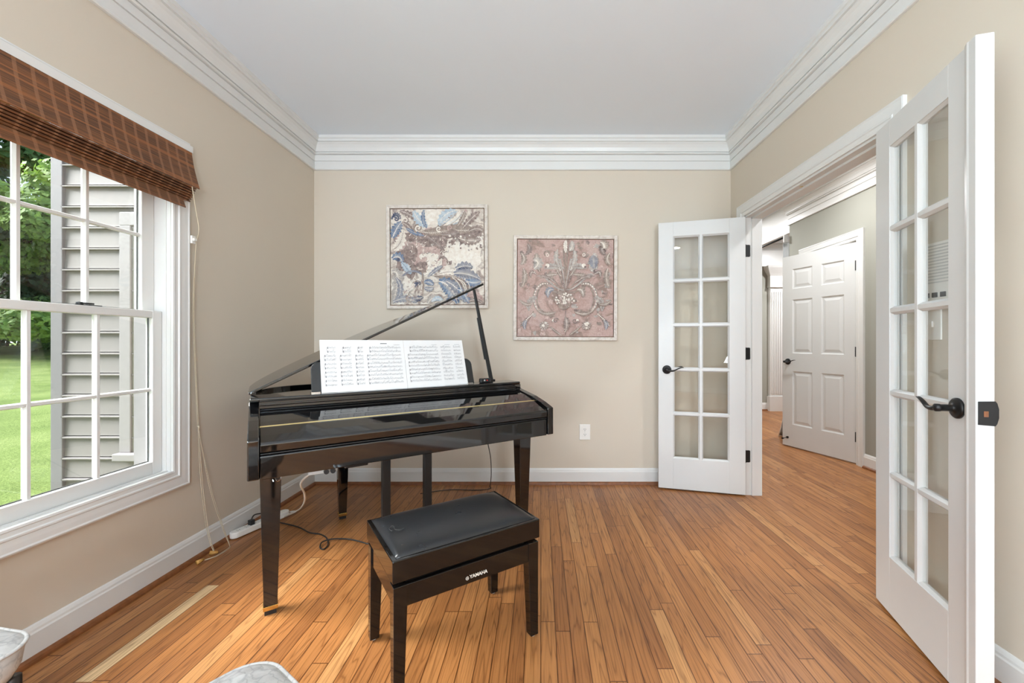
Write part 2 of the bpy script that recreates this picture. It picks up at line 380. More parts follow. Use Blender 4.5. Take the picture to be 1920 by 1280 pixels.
# mouldings : profile (out from wall, z)
CROWN = [(0,2.483),(.014,2.483),(.018,2.487),(.018,2.491),(.014,2.495),(.008,2.497),(.008,2.551),(.004,2.5515),(.004,2.5555),(.013,2.5565),(.013,2.600),(.008,2.6005),(.008,2.604),(.024,2.605),(.029,2.609),(.029,2.614),(.024,2.618),(.019,2.619),(.019,2.6225),(.028,2.623),(.030,2.632),(.036,2.650),(.047,2.668),(.060,2.680),(.058,2.681),(.058,2.685),(.070,2.686),(.070,2.704),(.078,2.708),(.078,2.7305),(0,2.7305)]
BASE = [(0,0),(.014,0),(.014,.098),(.011,.104),(.010,.112),(.006,.122),(.003,.127),(0,.127)]
SHOE = [(0,0),(.030,0),(.029,.008),(.025,.016),(.020,.020),(.0145,.023),(0,.023)]
def run(prof, p0, p1, inward, e0=0, e1=0):
    """moulding along p0->p1; inward unit normal (x,y); e0/e1: +1 inside mitre, -1 outside mitre, 0 square"""
    d = Vector((p1[0]-p0[0], p1[1]-p0[1])).normalized(); n = Vector(inward); mb = MB(); rings = []
    for p, e, sg in ((p0, e0, 1), (p1, e1, -1)):
        rings.append([(p[0]+n.x*a+d.x*sg*e*a, p[1]+n.y*a+d.y*sg*e*a, z) for a, z in prof])
    return mb.loft(rings)
tn = [0]
def trim(mb, label, cat='trim', mat='white', smooth=False):
    tn[0] += 1
    return tag(mb.build('trim_%d' % tn[0], M[mat]), label, cat, kind=S)
trim(run(CROWN, (WL,WREAR), (WL,WB), (1,0), 1, 1), 'white stepped crown moulding along the top of the window wall', 'crown moulding')
trim(run(CROWN, (WL,WB), (WR,WB), (0,-1), 1, 1), 'white stepped crown moulding above the two framed pictures', 'crown moulding')
trim(run(CROWN, (WR,WB), (WR,WREAR), (-1,0), 1, 1), 'white stepped crown moulding above the double doorway', 'crown moulding')
trim(run(CROWN, (WR,WREAR), (WL,WREAR), (0,1), 1, 1), 'white crown moulding over the rear wall behind the viewer', 'crown moulding')
trim(run(CROWN, (HX,HE), (HX,WREAR), (-1,0), -1, 0), 'white crown moulding above the six panel hall door', 'crown moulding')
trim(run(CROWN, (HX,HE+.001), (HX+TH,HE+.001), (0,1), -1, -1), 'white crown moulding turning the end of the hall wall', 'crown moulding')
trim(run(CROWN, (5.48,6.76), (WR+TH,6.76), (0,-1), 1, 1), 'white crown moulding on the far wall past the hall', 'crown moulding')
def base(name, p0, p1, nrm, e0, e1, label):
    o = run(BASE, p0, p1, nrm, e0, e1).build('baseboard_'+name, M['white']); tag(o, label, 'baseboard', kind=S)
    s = run(SHOE, p0, p1, nrm, e0, e1).build('shoe_moulding', M['shoe'], o); s['label'] = 'brown wood quarter round strip at the floor'
base('left', (WL,WREAR), (WL,WB), (1,0), 1, 1, 'white baseboard with brown shoe strip under the sash window')
base('back', (WL,WB), (WR,WB), (0,-1), 1, 1, 'white baseboard behind the piano and beneath the framed pictures')
base('right', (WR,OP[0]-.095), (WR,WREAR), (-1,0), 0, 1, 'white baseboard behind the near French door')
base('corner', (WR,WB), (WR,OP[1]+.095), (-1,0), 1, 0, 'short white baseboard in the corner behind the far French door')
base('hall', (HX,FD[0]-.08), (HX,WREAR), (-1,0), 0, 0, 'white hall baseboard to the right of the six panel door')
base('end', (HX,HE), (HX,FD[1]+.08), (-1,0), 0, 0, 'white hall baseboard to the left of the six panel door')
base('far', (5.48,6.76), (WR+TH,6.76), (0,-1), 1, 1, 'white baseboard on the far wall beside the fluted pilaster')
base('rear', (WR,WREAR), (WL,WREAR), (0,1), 1, 1, 'white baseboard on the rear wall behind the viewer')

# casings : profile (a across from outer edge inward, b out from wall)
CAS = [(0,0),(0,.018),(.006,.020),(.012,.017),(.03,.0165),(.05,.015),(.054,.018),(.060,.018),(.064,.013),(.078,.012),(.082,.014),(.09,.012),(.09,0)]
def casing_rect(mb, y0, y1, z0, z1, fn):
    loops = [[fn(y0+a, z0+a, b), fn(y1-a, z0+a, b), fn(y1-a, z1-a, b), fn(y0+a, z1-a, b)] for a, b in CAS]
    return mb.loft(loops + [loops[0]], cap=False)
def casing_door(mb, y0, y1, z1, fn):
    L = [[fn(y0+a, 0, b), fn(y0+a, z1-a, b), fn(y1-a, z1-a, b), fn(y1-a, 0, b)] for a, b in CAS]
    mb.loft(L, cap=False, closed=False)
    mb.poly([l[0] for l in L]); mb.poly([l[3] for l in L]); return mb

# double doorway trim
o = casing_door(MB(), OP[0]-.09, OP[1]+.09, OP[2]+.09, lambda y, z, b: (WR-b, y, z)).build('trim_door_casing', M['white'])
tag(o, 'white casing framing the double doorway on the room side', 'door casing', kind=S)
g = MB()
g.lathe([(.0, -.012), (.010,-.012), (.012,0)], (WR+.03, 2.42, OP[2]-.0005)); g.build('roller_catch', M['brass'], o)['label'] = 'small brass ball catch in the head jamb'
j = MB(); J0, J1 = WR, WR+TH
j.box((J0, OP[0]-.001, 0), (J1, OP[0]+.012, OP[2])); j.box((J0, OP[1]-.012, 0), (J1, OP[1]+.001, OP[2])); j.box((J0, OP[0]-.001, OP[2]-.012), (J1, OP[1]+.001, OP[2]+.001))
j.box((J0+.042, OP[0]+.012, 0), (J1, OP[0]+.024, OP[2]-.012)); j.box((J0+.042, OP[1]-.024, 0), (J1, OP[1]-.012, OP[2]-.012)); j.box((J0+.042, OP[0]+.012, OP[2]-.024), (J1, OP[1]-.012, OP[2]-.012))
jo = j.build('trim_door_jamb', M['white']); tag(jo, 'white jamb lining the double doorway', 'door jamb', kind=S)
o = casing_door(MB(), OP[0]-.09, OP[1]+.09, OP[2]+.09, lambda y, z, b: (WR+TH+b, y, z)).build('trim_hall_casing', M['white'])
tag(o, 'white casing framing the double doorway on the hall side', 'door casing', kind=S)
o = casing_door(MB(), FD[0]-.08, FD[1]+.08, FD[2]+.08, lambda y, z, b: (HX-b, y, z)).build('trim_closet_casing', M['white'])
tag(o, 'white casing around the six panel hall doorway', 'door casing', kind=S)
j = MB(); j.box((HX, FD[0]-.001, 0), (HX+TH, FD[0]+.014, FD[2])); j.box((HX, FD[1]-.014, 0), (HX+TH, FD[1]+.001, FD[2])); j.box((HX, FD[0], FD[2]-.014), (HX+TH, FD[1], FD[2]+.001))
tag(j.build('trim_closet_jamb', M['white']), 'white jamb lining the six panel hall doorway', 'door jamb', kind=S)

# ------------------------------------------------------------------ sash window
def bar_y(mb, y0, y1, z, xc, hw=.0094, d=.0102):        # horizontal glazing bar along y, chamfered
    sec = [(-d, -hw*.55), (-d, hw*.55), (0, hw), (d, hw*.55), (d, -hw*.55), (0, -hw)]
    mb.loft([[(xc+p, y, z+q) for p, q in sec] for y in (y0, y1)])
def bar_z(mb, z0, z1, y, xc, hw=.010, d=.011):
    sec = [(-d, -hw*.55), (-d, hw*.55), (0, hw), (d, hw*.55), (d, -hw*.55), (0, -hw)]
    mb.loft([[(xc+p, y+q, z) for p, q in sec] for z in (z0, z1)])
def sash(parent, name, y0, y1, z0, z1, xa, xb, st, rb, rt, cols, rows, label):
    m = MB()
    m.box((xa, y0, z0), (xb, y0+st, z1)); m.box((xa, y1-st, z0), (xb, y1, z1)); m.box((xa, y0+st, z0), (xb, y1-st, z0+rb)); m.box((xa, y0+st, z1-rt), (xb, y1-st, z1))
    o = m.build(name, M['white'], parent, bevel=.003); o['label'] = label
    g0, g1, h0, h1 = y0+st, y1-st, z0+rb, z1-rt; xc = (xa+xb)/2; b = MB()
    for i in range(1, cols): bar_z(b, h0, h1, g0+(g1-g0)*i/cols, xc)
    for i in range(1, rows): bar_y(b, g0, g1, h0+(h1-h0)*i/rows, xc)
    b.build('glazing_bars', M['white'], o)
    MB().box((xc-.0015, g0-.003, h0-.003), (xc+.0015, g1+.003, h1+.003)).build('pane', M['glass'], o)
    dk = MB()
    for q in ((g1-.004, h0, g1, h1), (g0, h0, g0+.004, h1), (g0, h0, g1, h0+.004)):
        dk.box((xc-.006, q[0], q[1]), (xc-.0025, q[2], q[3]))
    dk.build('gasket', M['dark_slot'], o)
    return o
def sash_window(name, W, label, cols):
    y0, y1, z0, z1 = W
    r = empty(name, label=label, cat='window', kind=S)
    c = MB(); casing_rect(c, y0-.09, y1+.09, z0-.085, z1+.085, lambda y, z, b: (WL+b, y, z)); c.build('casing', M['white'], r)
    j = MB(); t = .012
    XO = WL-.113
    for (a, b) in (((XO, y0-.001, z0), (WL+.001, y0+.003, z1)), ((XO, y1-.003, z0), (WL+.001, y1+.001, z1)), ((XO, y0+.003, z1-.003), (WL+.001, y1-.003, z1+.001)), ((XO, y0+.003, z0-.001), (WL+.001, y1-.003, z0+.004))): j.box(a, b)
    q = MB()  # outer jamb coloured darker so the direct sun does not wash it out
    for (a, b) in (((WL-LT-.02, y0-.03, z0-.03), (XO, y0+.004, z1+.03)), ((WL-LT-.02, y1-.004, z0-.03), (XO, y1+.03, z1+.03)), ((WL-LT-.02, y0+.004, z1-.004), (XO, y1-.004, z1+.03)), ((WL-LT-.02, y0+.004, z0-.03), (XO, y1-.004, z0+.005))): q.box(a, b)
    q.build('outer_frame', M['ext_white'], r)['label'] = 'outer frame seen through the glass, its colour darkened against the strong sun'
    j.box((WL-.030, y1-.006, z0), (WL-.018, y1+.0, z1)); j.box((WL-.030, y0, z0), (WL-.018, y0+.006, z1)); j.box((WL-.030, y0, z0), (WL-.012, y1, z0+.010))
    j.build('jamb', M['white'], r)
    e = .004
    sash(r, 'lower_sash', y0+e, y1-e, z0+.006, 1.273, WL-.072, WL-.038, .048, .060, .034, cols, 2, 'lower sash, nearer the room')
    up = sash(r, 'upper_sash', y0+e, y1-e, 1.241, z1-.004, WL-.110, WL-.076, .062, .034, .060, cols, 2, 'upper sash, behind the lower one')
    return r
w1 = sash_window('window_1', WIN, 'white double hung sash window with small panes under the woven shade', 4)
k = MB(); k.box((WL-.066, 1.625, 1.2725), (WL-.044, 1.725, 1.277)); k.lathe([(.011,0),(.011,.009),(.006,.011)], (WL-.055, 1.650, 1.276), n=14); k.box((WL-.061, 1.65, 1.279), (WL-.050, 1.70, 1.285))
k.build('sash_lock', M['matt_black'], w1)['label'] = 'dark sash lock on the meeting rail'
sash_window('window_2', WIN2, 'white sash window further along the left wall behind the viewer', 8)
# rear window and the invented fill light window beside it: frames and bars
for name, q, lab in (('window_3', RW, 'tall white window in the wall behind the viewer, by the left corner'), ('fill_window', RW_FILL, 'unseen tall window added behind the viewer to brighten the left wall and ceiling')):
    r3 = empty(name, label=lab, cat='window', kind=S)
    c = MB(); casing_rect(c, max(q[0]-.09, WL+.01), min(q[1]+.09, WR-.01), q[2]-.09, q[3]+.09, lambda y, z, b: (y, WREAR+b, z)); c.build('casing', M['white'], r3)
    c = MB()
    for i in range(4):
        xx = q[0]+.025+(q[1]-q[0]-.05)*i/3; c.box((xx-.02, WREAR-.08, q[2]), (xx+.02, WREAR-.03, q[3]))
    for zz in (q[2]+.025, 1.3, q[3]-.025): c.box((q[0], WREAR-.079, zz-.025), (q[1], WREAR-.031, zz+.025))
    c.build('window_frame', M['white'], r3)

# ------------------------------------------------------------------ woven shade on the window
sh = empty('woven_shade', (WL+.02, 1.5, 2.1), label='brown woven wood Roman shade raised above the left window', cat='window blind')
BY0, BY1 = -.60, .575
def sheet_yz(mb, prof, y0, y1, th=.004, flare=None):
    """prof (x,z) polyline swept along y with thickness"""
    nseg = 1
    P = [Vector(p) for p in prof]; nrm = []
    for i in range(len(P)):
        t = (P[min(i+1,len(P)-1)] - P[max(i-1,0)]).normalized(); nrm.append(Vector((t.y, -t.x)))
    ring = [(p.x, p.y) for p in P] + [(p.x+n.x*th, p.y+n.y*th) for p, n in zip(P[::-1], nrm[::-1])]
    mb.loft([[(x, y0, z) for x, z in ring], [(x, y1 + (flare(z) if flare else 0), z) for x, z in ring]])
    return mb
val = [(.012,.010),(.016,-.03),(.022,-.07),(.030,-.11),(.040,-.15),(.050,-.185),(.056,-.203)]
sheet_yz(MB(), val, BY0, BY1, flare=lambda z: .0).build('valance', M['woven'], sh)['label'] = 'flared front valance with lighter thread bands'
MB().box((0,BY0,-.02),(.016,BY1+.006,.012)).build('head_rail', M['white'], sh)
st = MB()
for i in range(7):
    zz = -.200 - i*.0105; xx = .050 - i*.0052
    sheet_yz(st, [(.006, zz+.005), (xx*.6, zz+.003), (xx, zz-.004), (xx-.003, zz-.010), (.010, zz-.007)], BY0+.01, BY1-.012, th=.002)
st.build('folded_stack', M['woven'], sh)['label'] = 'stacked folds of the raised shade'
sheet_yz(MB(), [(.012,-.255),(.020,-.268),(.026,-.285),(.031,-.302),(.036,-.314)], BY0+.01, BY1-.058, th=.004).build('hem_flap', M['woven'], sh)
cd = MB()
cl = (.012, .590, -.455)      # cleat on casing edge
cd.tube(smoothpath([(.050,.535,-.205),(.052,.552,-.30),(.046,.580,-.40),(.020,.600,-.455)],6), .0022, 6)
xw = -.012
for k_, dx in enumerate((0, .006)):
    cd.tube(smoothpath([(.016,.600,-.46),(xw+.008,.604+dx,-.80),(xw+.010,.618+dx,-1.20),(xw+.012,.628+dx,-1.41)],6), .0015, 6)
cd.tube(smoothpath([(xw+.012,.628,-1.41),(xw+.022,.624,-1.415),(xw+.012,.634,-1.43)],5), .004, 6)
cd.tube(smoothpath([(xw+.012,.630,-1.42),(xw+.018,.640,-1.70),(xw+.030,.665,-1.97),(.048,.672,-2.086)],8), .0013, 6)
cd.tube(smoothpath([(xw+.012,.634,-1.42),(xw+.020,.650,-1.72),(xw+.036,.668,-1.97),(.050,.675,-2.086)],8), .0013, 6)
cd.tube(smoothpath([(xw+.012,.634,-1.43),(xw+.022,.700,-1.75),(.030,.760,-1.99),(.050,.775,-2.085),(.075,.740,-2.096),(.075,.66,-2.096),(.050,.610,-2.094)],8), .0013, 6)
cd.tube(smoothpath([(xw+.014,.632,-1.43),(xw+.024,.692,-1.76),(.034,.752,-2.0),(.056,.768,-2.090),(.082,.735,-2.097),(.080,.655,-2.097),(.052,.606,-2.094)],8), .0013, 6)
cdo = cd.build('lift_cord', M['cord'], sh, smooth=True); cdo['label'] = 'pale lift cords hanging to the floor'
for (x, y, ang) in ((.046,.590,.25),(.050,.672,1.2)):
    q = MB(); c_, s_ = math.cos(ang), math.sin(ang)
    q.tube([(x-.018*s_, y-.018*c_, -2.088), (x, y, -2.088), (x+.018*s_, y+.018*c_, -2.088)], [.011,.0085,.006], 10); q.build('tassel', M['tassel'], cdo, smooth=True)['label'] = 'small wooden cord tassel'
q = MB(); q.box((.003,.578,-.475),(.014,.600,-.435)); q.box((.010,.580,-.462),(.024,.597,-.448)); q.build('cord_cleat', M['plastic_white'], sh, bevel=.002)

# ------------------------------------------------------------------ doors
def lever(mb, c, out, along, roseR=.033):
    """lever handle: c centre on face, out = unit outward, along = unit direction of the lever"""
    c = Vector(c); out = Vector(out); al = Vector(along); up = Vector((0,0,1))
    def disc(prof, n=24):
        mb.loft([[c + out*h + al*math.cos(2*math.pi*k/n)*r + up*math.sin(2*math.pi*k/n)*r for k in range(n)] for r, h in prof])
    disc([(roseR,0),(roseR,.006),(roseR*.86,.010),(roseR*.80,.010),(roseR*.62,.013),(roseR*.36,.014),(.011,.020),(.011,.046),(.0125,.048),(.0125,.060),(.007,.064)])
    pts = [c+out*.054+al*.002, c+out*.055+al*.025-up*.006, c+out*.054+al*.050-up*.004, c+out*.052+al*.078+up*.010, c+out*.050+al*.102+up*.019, c+out*.047+al*.118+up*.020]
    sp = smoothpath(pts, 5); n = 10; rings = []
    for i, p in enumerate(sp):
        t = i/(len(sp)-1); a, b = .0105*(1-.45*t), .009*(1-.72*t)
        rings.append([p + out*math.cos(2*math.pi*k/n)*a + up*math.sin(2*math.pi*k/n)*b for k in range(n)])
    mb.loft(rings); return mb

DW, DT = .61, .035
def french_door(name, loc, rz, label, hinge_side_face, astragal=False, width=DW):
    """local: leaf from hinge x=0 to x=width, thickness y in [0, DT], visible face y = 0 (facing -y)"""
    r = empty(name, loc, rz, label=label, cat='door', kind=S)
    z0, z1 = .011, 2.036; SW, RT, RB = .108, .108, .232
    a = width*0
    m = MB(); lw = width - (.0 if not astragal else .03)
    m.box((0,0,z0),(SW,DT,z1)); m.box((lw-SW,0,z0),(lw,DT,z1)); m.box((SW,0,z0),(lw-SW,DT,z0+RB)); m.box((SW,0,z1-RT),(lw-SW,DT,z1))
    lf = m.build('leaf', M['door_white'], r, bevel=.0015)
    g0, g1, h0, h1 = SW, lw-SW, z0+RB, z1-RT
    b = MB()
    def barx(z):
        sec = [(0.0018,-.0075),(.0018,.0075),(.0125,.0165),(DT-.0125,.0165),(DT-.0018,.0075),(DT-.0018,-.0075),(DT-.0125,-.0165),(.0125,-.0165)]
        b.loft([[(x, p, z+q) for p, q in sec] for x in (g0, g1)])
    def barz(x):
        sec = [(0.001,-.008),(.001,.008),(.012,.017),(DT-.012,.017),(DT-.001,.008),(DT-.001,-.008),(DT-.012,-.017),(.012,-.017)]
        b.loft([[(x+q, p, z) for p, q in sec] for z in (h0, h1)])
    barz((g0+g1)/2)
    for i in range(1,5): barx(h0+(h1-h0)*i/5)
    # sticking around the opening
    for (pa, pb, ax) in ((g0, 1, 'z'), (g1, -1, 'z'), (h0, 1, 'x'), (h1, -1, 'x')):
        sec = [(.003,0),(.012,.010),(DT-.012,.010),(DT-.003,0)]
        if ax == 'z': b.loft([[(pa+pb*q, p, z) for p, q in sec] for z in (h0, h1)])
        else: b.loft([[(x, p, pa+pb*q) for p, q in sec] for x in (g0, g1)])
    b.build('glazing_bars', M['door_white'], lf)
    MB().box((g0-.004, DT/2-.002, h0-.004), (g1+.004, DT/2+.002, h1+.004)).build('pane', M['door_glass'], lf)
    for sgn, yy in ((-1, 0), (1, DT)):
        lever(MB(), (lw-.062, yy, .915), (0, sgn, 0), (-1, 0, 0)).build('handle', M['bronze'], r, smooth=True)
    if astragal:
        m = MB()
        m.prism([(lw-.028,0),(lw-.024,-.006),(lw-.012,-.010),(lw-.004,-.012),(lw+.002,-.010),(lw+.030,-.010),(lw+.030,DT),(lw,DT),(lw,0)], z0, z1, lambda p, q, h: (p, q, h))
        m.build('astragal', M['door_white'], r, bevel=.002)
        s = MB(); ex = lw+.030
        o_ = [(DT-.040,.880),(DT-.040,.949),(DT+.001,.951),(DT+.005,.945),(DT+.009,.928),(DT+.009,.902),(DT+.005,.885),(DT+.001,.878)]
        # strike plate with a hole
        s.prism([(p, q) for p, q in o_], 0, .002, lambda p, q, h: (ex+h, p, q))
        s.build('strike_plate', M['bronze'], r, bevel=.0006)
        h_ = MB(); h_.box((ex+.0018, .008, .904), (ex+.0028, .019, .921)); h_.build('strike_hole', M['shoe'], r)['label'] = 'bare wood seen through the strike hole'
    return r
def mirror_y(o):
    for c in o.children:
        c.data.transform(Matrix.Diagonal((1,-1,1,1))); c.data.flip_normals(); mirror_y(c)
def world_to(o):      # matrix taking world points into the frame of a root placed by loc / rz
    return (Matrix.Translation(o.location) @ Matrix.Rotation(o.rotation_euler.z, 4, 'Z')).inverted()
hx, hy = 1.4905, 2.989; ang = math.atan2(3.150-hy, .8985-hx)
far = french_door('door_1', (hx, hy, 0), ang, 'white ten pane French door standing open near the pink damask picture', 0)
mirror_y(far)
wt = world_to(far)
for z in (1.795, 1.040, .285):
    m = MB(); yj = OP[1]-.012
    m.prism([(WR+.002,z-.044),(WR+.028,z-.044),(WR+.033,z-.038),(WR+.033,z+.038),(WR+.028,z+.044),(WR+.002,z+.044)], yj-.0025, yj, lambda p, q, h: (p, h, q))
    m.lathe([(.0055,-.046),(.0055,.046)], (WR-.004, yj-.004, z), n=12)
    m.bm.transform(wt); m.build('hinge', M['matt_black'], far)['label'] = 'black butt hinge on the jamb'
nx, ny = 1.462, 1.792; ang = math.atan2(1.226-ny, 1.302-nx)
near = french_door('door_2', (nx, ny, 0), ang, 'white ten pane French door in the right foreground with dark lever handle', 0, astragal=True, width=.600)

# six panel hall door
def six_panel(name, loc, rz, label):
    r = empty(name, loc, rz, label=label, cat='door', kind=S)
    Wd, z0, z1, T = .762, .012, 2.045, .035
    m = MB()
    xs = [0, .115, .335, .427, .647, Wd]; zs = [z0, .245, .815, 1.005, 1.575, 1.690, 1.900, z1]
    for i in range(5):
        for k in range(7):
            x0_, x1_, a, b = xs[i], xs[i+1], zs[k], zs[k+1]
            if i in (1, 3) and k in (1, 3, 5):
                def ring(ins, y): return [(x0_+ins, y, a+ins), (x1_-ins, y, a+ins), (x1_-ins, y, b-ins), (x0_+ins, y, b-ins)]
                m.loft([ring(0,0), ring(.010,.010), ring(.020,.010), ring(.045,.003)], cap=False)
                v = m.verts(ring(.045,.003)); m.face(v)
            else: m.poly([(x0_,0,a),(x1_,0,a),(x1_,0,b),(x0_,0,b)])
    m.poly([(0,T,z0),(0,T,z1),(Wd,T,z1),(Wd,T,z0)]); m.poly([(0,0,z0),(0,T,z0),(Wd,T,z0),(Wd,0,z0)]); m.poly([(0,0,z1),(Wd,0,z1),(Wd,T,z1),(0,T,z1)])
    m.poly([(0,0,z0),(0,0,z1),(0,T,z1),(0,T,z0)]); m.poly([(Wd,0,z0),(Wd,T,z0),(Wd,T,z1),(Wd,0,z1)])
    bmesh.ops.remove_doubles(m.bm, verts=m.bm.verts, dist=.0002)
    m.build('leaf', M['door_white'], r)
    lever(MB(), (Wd-.065, 0, .915), (0,-1,0), (-1,0,0)).build('handle', M['bronze'], r, smooth=True)
    for z in (1.83, 1.035, .25):
        h = MB(); h.lathe([(.009,-.046),(.009,.046)], (-.004,-.006,z), n=12); h.box((-.010,-.0035,z-.046),(.016,.001,z+.046)); h.build('hinge', M['matt_black'], r)['label'] = 'black hinge at the door edge'
    d = MB(); d.tube([(Wd-.062,0,.10),(Wd-.062,-.012,.10)], .012, 10); d.tube([(Wd-.062,-.010,.10),(Wd-.062,-.07,.095)], .004, 8); d.tube([(Wd-.062,-.066,.095),(Wd-.062,-.082,.095)], .009, 10); d.build('door_stop', M['matt_black'], r)
    return r
ax_, ay_ = 2.905, 3.772; ang = math.atan2(4.480-ay_, 2.645-ax_)
six = six_panel('door_3', (ax_, ay_, 0), ang, 'white six panel hall door standing ajar')
mirror_y(six)

# far pilaster, curtain rod and hem
p = MB(); PX0, PX1, PY = 3.715, 4.05, 6.758
p.box((PX0+.03, PY-.06, .24), (PX1-.03, PY+.002, 2.02))
n_ = 6; wdt = (PX1-PX0-.06-.06)/n_
for i in range(n_+1):
    xx = PX0+.05+i*wdt; p.box((xx, PY-.072, .28), (xx+wdt*.5, PY-.059, 1.94))
p.box((PX0+.005, PY-.085, 0), (PX1-.005, PY+.002, .24)); p.box((PX0+.015, PY-.08, 2.02), (PX1-.015, PY+.002, 2.20))
p.box((PX0+.010, PY-.088, 2.015), (PX1-.010, PY+.002, 2.045))
p.loft([[(PX0+.02-a, PY-.075-a, z), (PX1-.02+a, PY-.075-a, z), (PX1-.02+a, PY+.002, z), (PX0+.02-a, PY+.002, z)] for a, z in ((0,2.20),(.02,2.24),(.05,2.29),(.07,2.33),(.075,2.36))])
tag(p.build('trim_pilaster', M['white']), 'white fluted pilaster on the far wall seen past the hall door', 'pilaster', kind=S)
q = MB(); q.box((3.60, 6.70, 2.36), (5.4, 6.76, 2.62)); tag(q.build('trim_entablature', M['white']), 'white frieze board above the fluted pilaster', 'trim', kind=S)
q = empty('curtain_rod', (HX+.0, 4.9, 2.355), label='thin black curtain rod high across the far hall opening', cat='curtain rod')
m = MB(); m.tube([(-.035,-.06,0),(-.035,1.75,0)], .012, 10); m.build('rod', M['matt_black'], q, smooth=True)
m = MB(); m.box((-.05,-.09,-.06),(-.004,-.07,.02)); m.build('bracket', M['plastic_grey'], q)['label'] = 'grey end bracket'
m = MB(); rows = []
for i in range(24):
    z = i/23*2.3; fl = max(0, 1-z/.30); 
    rows.append([(HX-.012+k*.016-.05*fl*fl*(1-k/15), 4.89+.022*math.sin(k*1.3)+.03*fl*math.sin(k*.9), .004+z) for k in range(16)])
vs = [m.verts(r_) for r_ in rows]
for i in range(23):
    for k in range(15): m.face([vs[i][k], vs[i][k+1], vs[i+1][k+1], vs[i+1][k]])
cu = m.build('curtain', simple('pale_grey_cloth', srgb(214,216,218), .8, var=.06, vscale=14), smooth=True)
md = cu.modifiers.new('thick', 'SOLIDIFY'); md.thickness = .004
tag(cu, 'pale grey cloth with its hem showing at the floor past the six panel door', 'curtain')

# ------------------------------------------------------------------ wall items
def picture(name, x0, x1, z0, z1, tilt, canvas, label, art):
    r = empty(name, ((x0+x1)/2, WB, (z0+z1)/2), label=label, cat='picture', group=None)
    r.rotation_euler = (0, tilt, 0)
    hw, hh, t, d = (x1-x0)/2, (z1-z0)/2, .026, .034
    prof = [(0,-.001),(0,-.030),(.004,-.034),(.012,-.033),(.018,-.029),(.0245,-.029),(.026,-.026),(.026,-.001)]
    L = [[(-hw+a, b, -hh+a), (hw-a, b, -hh+a), (hw-a, b, hh-a), (-hw+a, b, hh-a)] for a, b in prof]
    MB().loft(L + [L[0]], cap=False).build('frame', M['frame'], r)['label'] = 'whitewashed wooden frame'
    cw, ch = hw-t-.006, hh-t-.006
    m = MB(); m.box((-cw, -.022, -ch), (cw, -.002, ch))
    art(m, cw, ch)
    m.build('canvas', [canvas]+PIG, r, normals=False)
    MB().box((-hw+.02,-.006,-hh+.02),(hw-.02,-.001,hh-.02)).build('backing', M['shoe'], r)
    return r
class Art:
    """flat printed shapes stacked on a canvas; coordinates are fractions of the canvas, y down"""
    def __init__(s, mb, cw, ch): s.mb, s.cw, s.ch, s.k = mb, cw, ch, 0
    def pt(s, x, y): return ((2*x-1)*s.cw, -.0222 - s.k*.000012, (1-2*y)*s.ch)
    def poly(s, pts, col):
        s.k += 1; s.mb.mi = col+1; P = [s.pt(*p) for p in pts]
        s.mb.poly(P[::-1] if sum((P[i][0]*P[(i+1)%len(P)][2]-P[(i+1)%len(P)][0]*P[i][2]) for i in range(len(P))) < 0 else P)
    def strip(s, pts, w, col):
        s.k += 1; s.mb.mi = col+1; n = len(pts); A = []; B = []
        for i, p in enumerate(pts):
            a, b = pts[max(i-1,0)], pts[min(i+1,n-1)]; dx, dy = b[0]-a[0], b[1]-a[1]; l = math.hypot(dx,dy) or 1
            ww = w(i/(n-1)) if callable(w) else w
            A.append(s.mb.bm.verts.new(s.pt(p[0]-dy/l*ww, p[1]+dx/l*ww))); B.append(s.mb.bm.verts.new(s.pt(p[0]+dy/l*ww, p[1]-dx/l*ww)))
        for i in range(n-1):
            s.mb.face([A[i], A[i+1], B[i+1], B[i]])
    def leaf(s, p0, p1, p2, w, col, vein=3, lobes=6, dark=None):
        n = 40; sp = bez(p0, p1, p2, n)
        prof = lambda t: w*(math.sin(math.pi*min(1,t*.93+.05))**.65)*(1+.20*math.cos(2*math.pi*lobes*t))
        s.strip(sp, prof, col)
        if dark is not None: s.strip([(x+w*.22, y+w*.30) for x, y in sp[4:-4]], lambda t: prof(t)*.35, dark)
        s.strip(sp, lambda t: w*.07*(1-t*.6), vein)
        for i in range(4, n-4, max(2, n//(lobes*2))):
            for sg in (-1, 1):
                x, y = sp[i]; dx, dy = sp[i+1][0]-sp[i-1][0], sp[i+1][1]-sp[i-1][1]; l = math.hypot(dx,dy) or 1; dx/=l; dy/=l; ww = prof(i/n)*.82
                e = (x - sg*dy*ww + dx*ww*.7, y + sg*dx*ww + dy*ww*.7); mid = (x - sg*dy*ww*.45 + dx*ww*.6, y + sg*dx*ww*.45 + dy*ww*.6)
                s.strip(bez((x,y), mid, e, 5), lambda t: w*.035*(1.1-t), vein)
    def scroll(s, c, r0, turns, a0, w, col, sgn=1):
        pts = [(c[0]+r0*(1-t/40)*math.cos(a0+sgn*turns*2*math.pi*t/40), c[1]+r0*(1-t/40)*math.sin(a0+sgn*turns*2*math.pi*t/40)) for t in range(39)]
        s.strip(pts, lambda t: w*(1-.6*t), col)
    def dot(s, x, y, r, col, n=10): s.poly([(x+r*math.cos(2*math.pi*k/n), y+r*math.sin(2*math.pi*k/n)) for k in range(n)], col)
    def blob(s, x, y, rx, ry, col, seed, n=36):
        rr = random.Random(seed); ph = [rr.uniform(0, 6.28) for _ in range(5)]
        s.poly([(min(.995,max(.005,x+rx*(1+sum(.13*math.sin((j+2)*a+ph[j]) for j in range(5)))*math.cos(a))), min(.995,max(.005,y+ry*(1+sum(.13*math.sin((j+2)*a+ph[j]) for j in range(5)))*math.sin(a)))) for a in [2*math.pi*k/n for k in range(n)]], col)
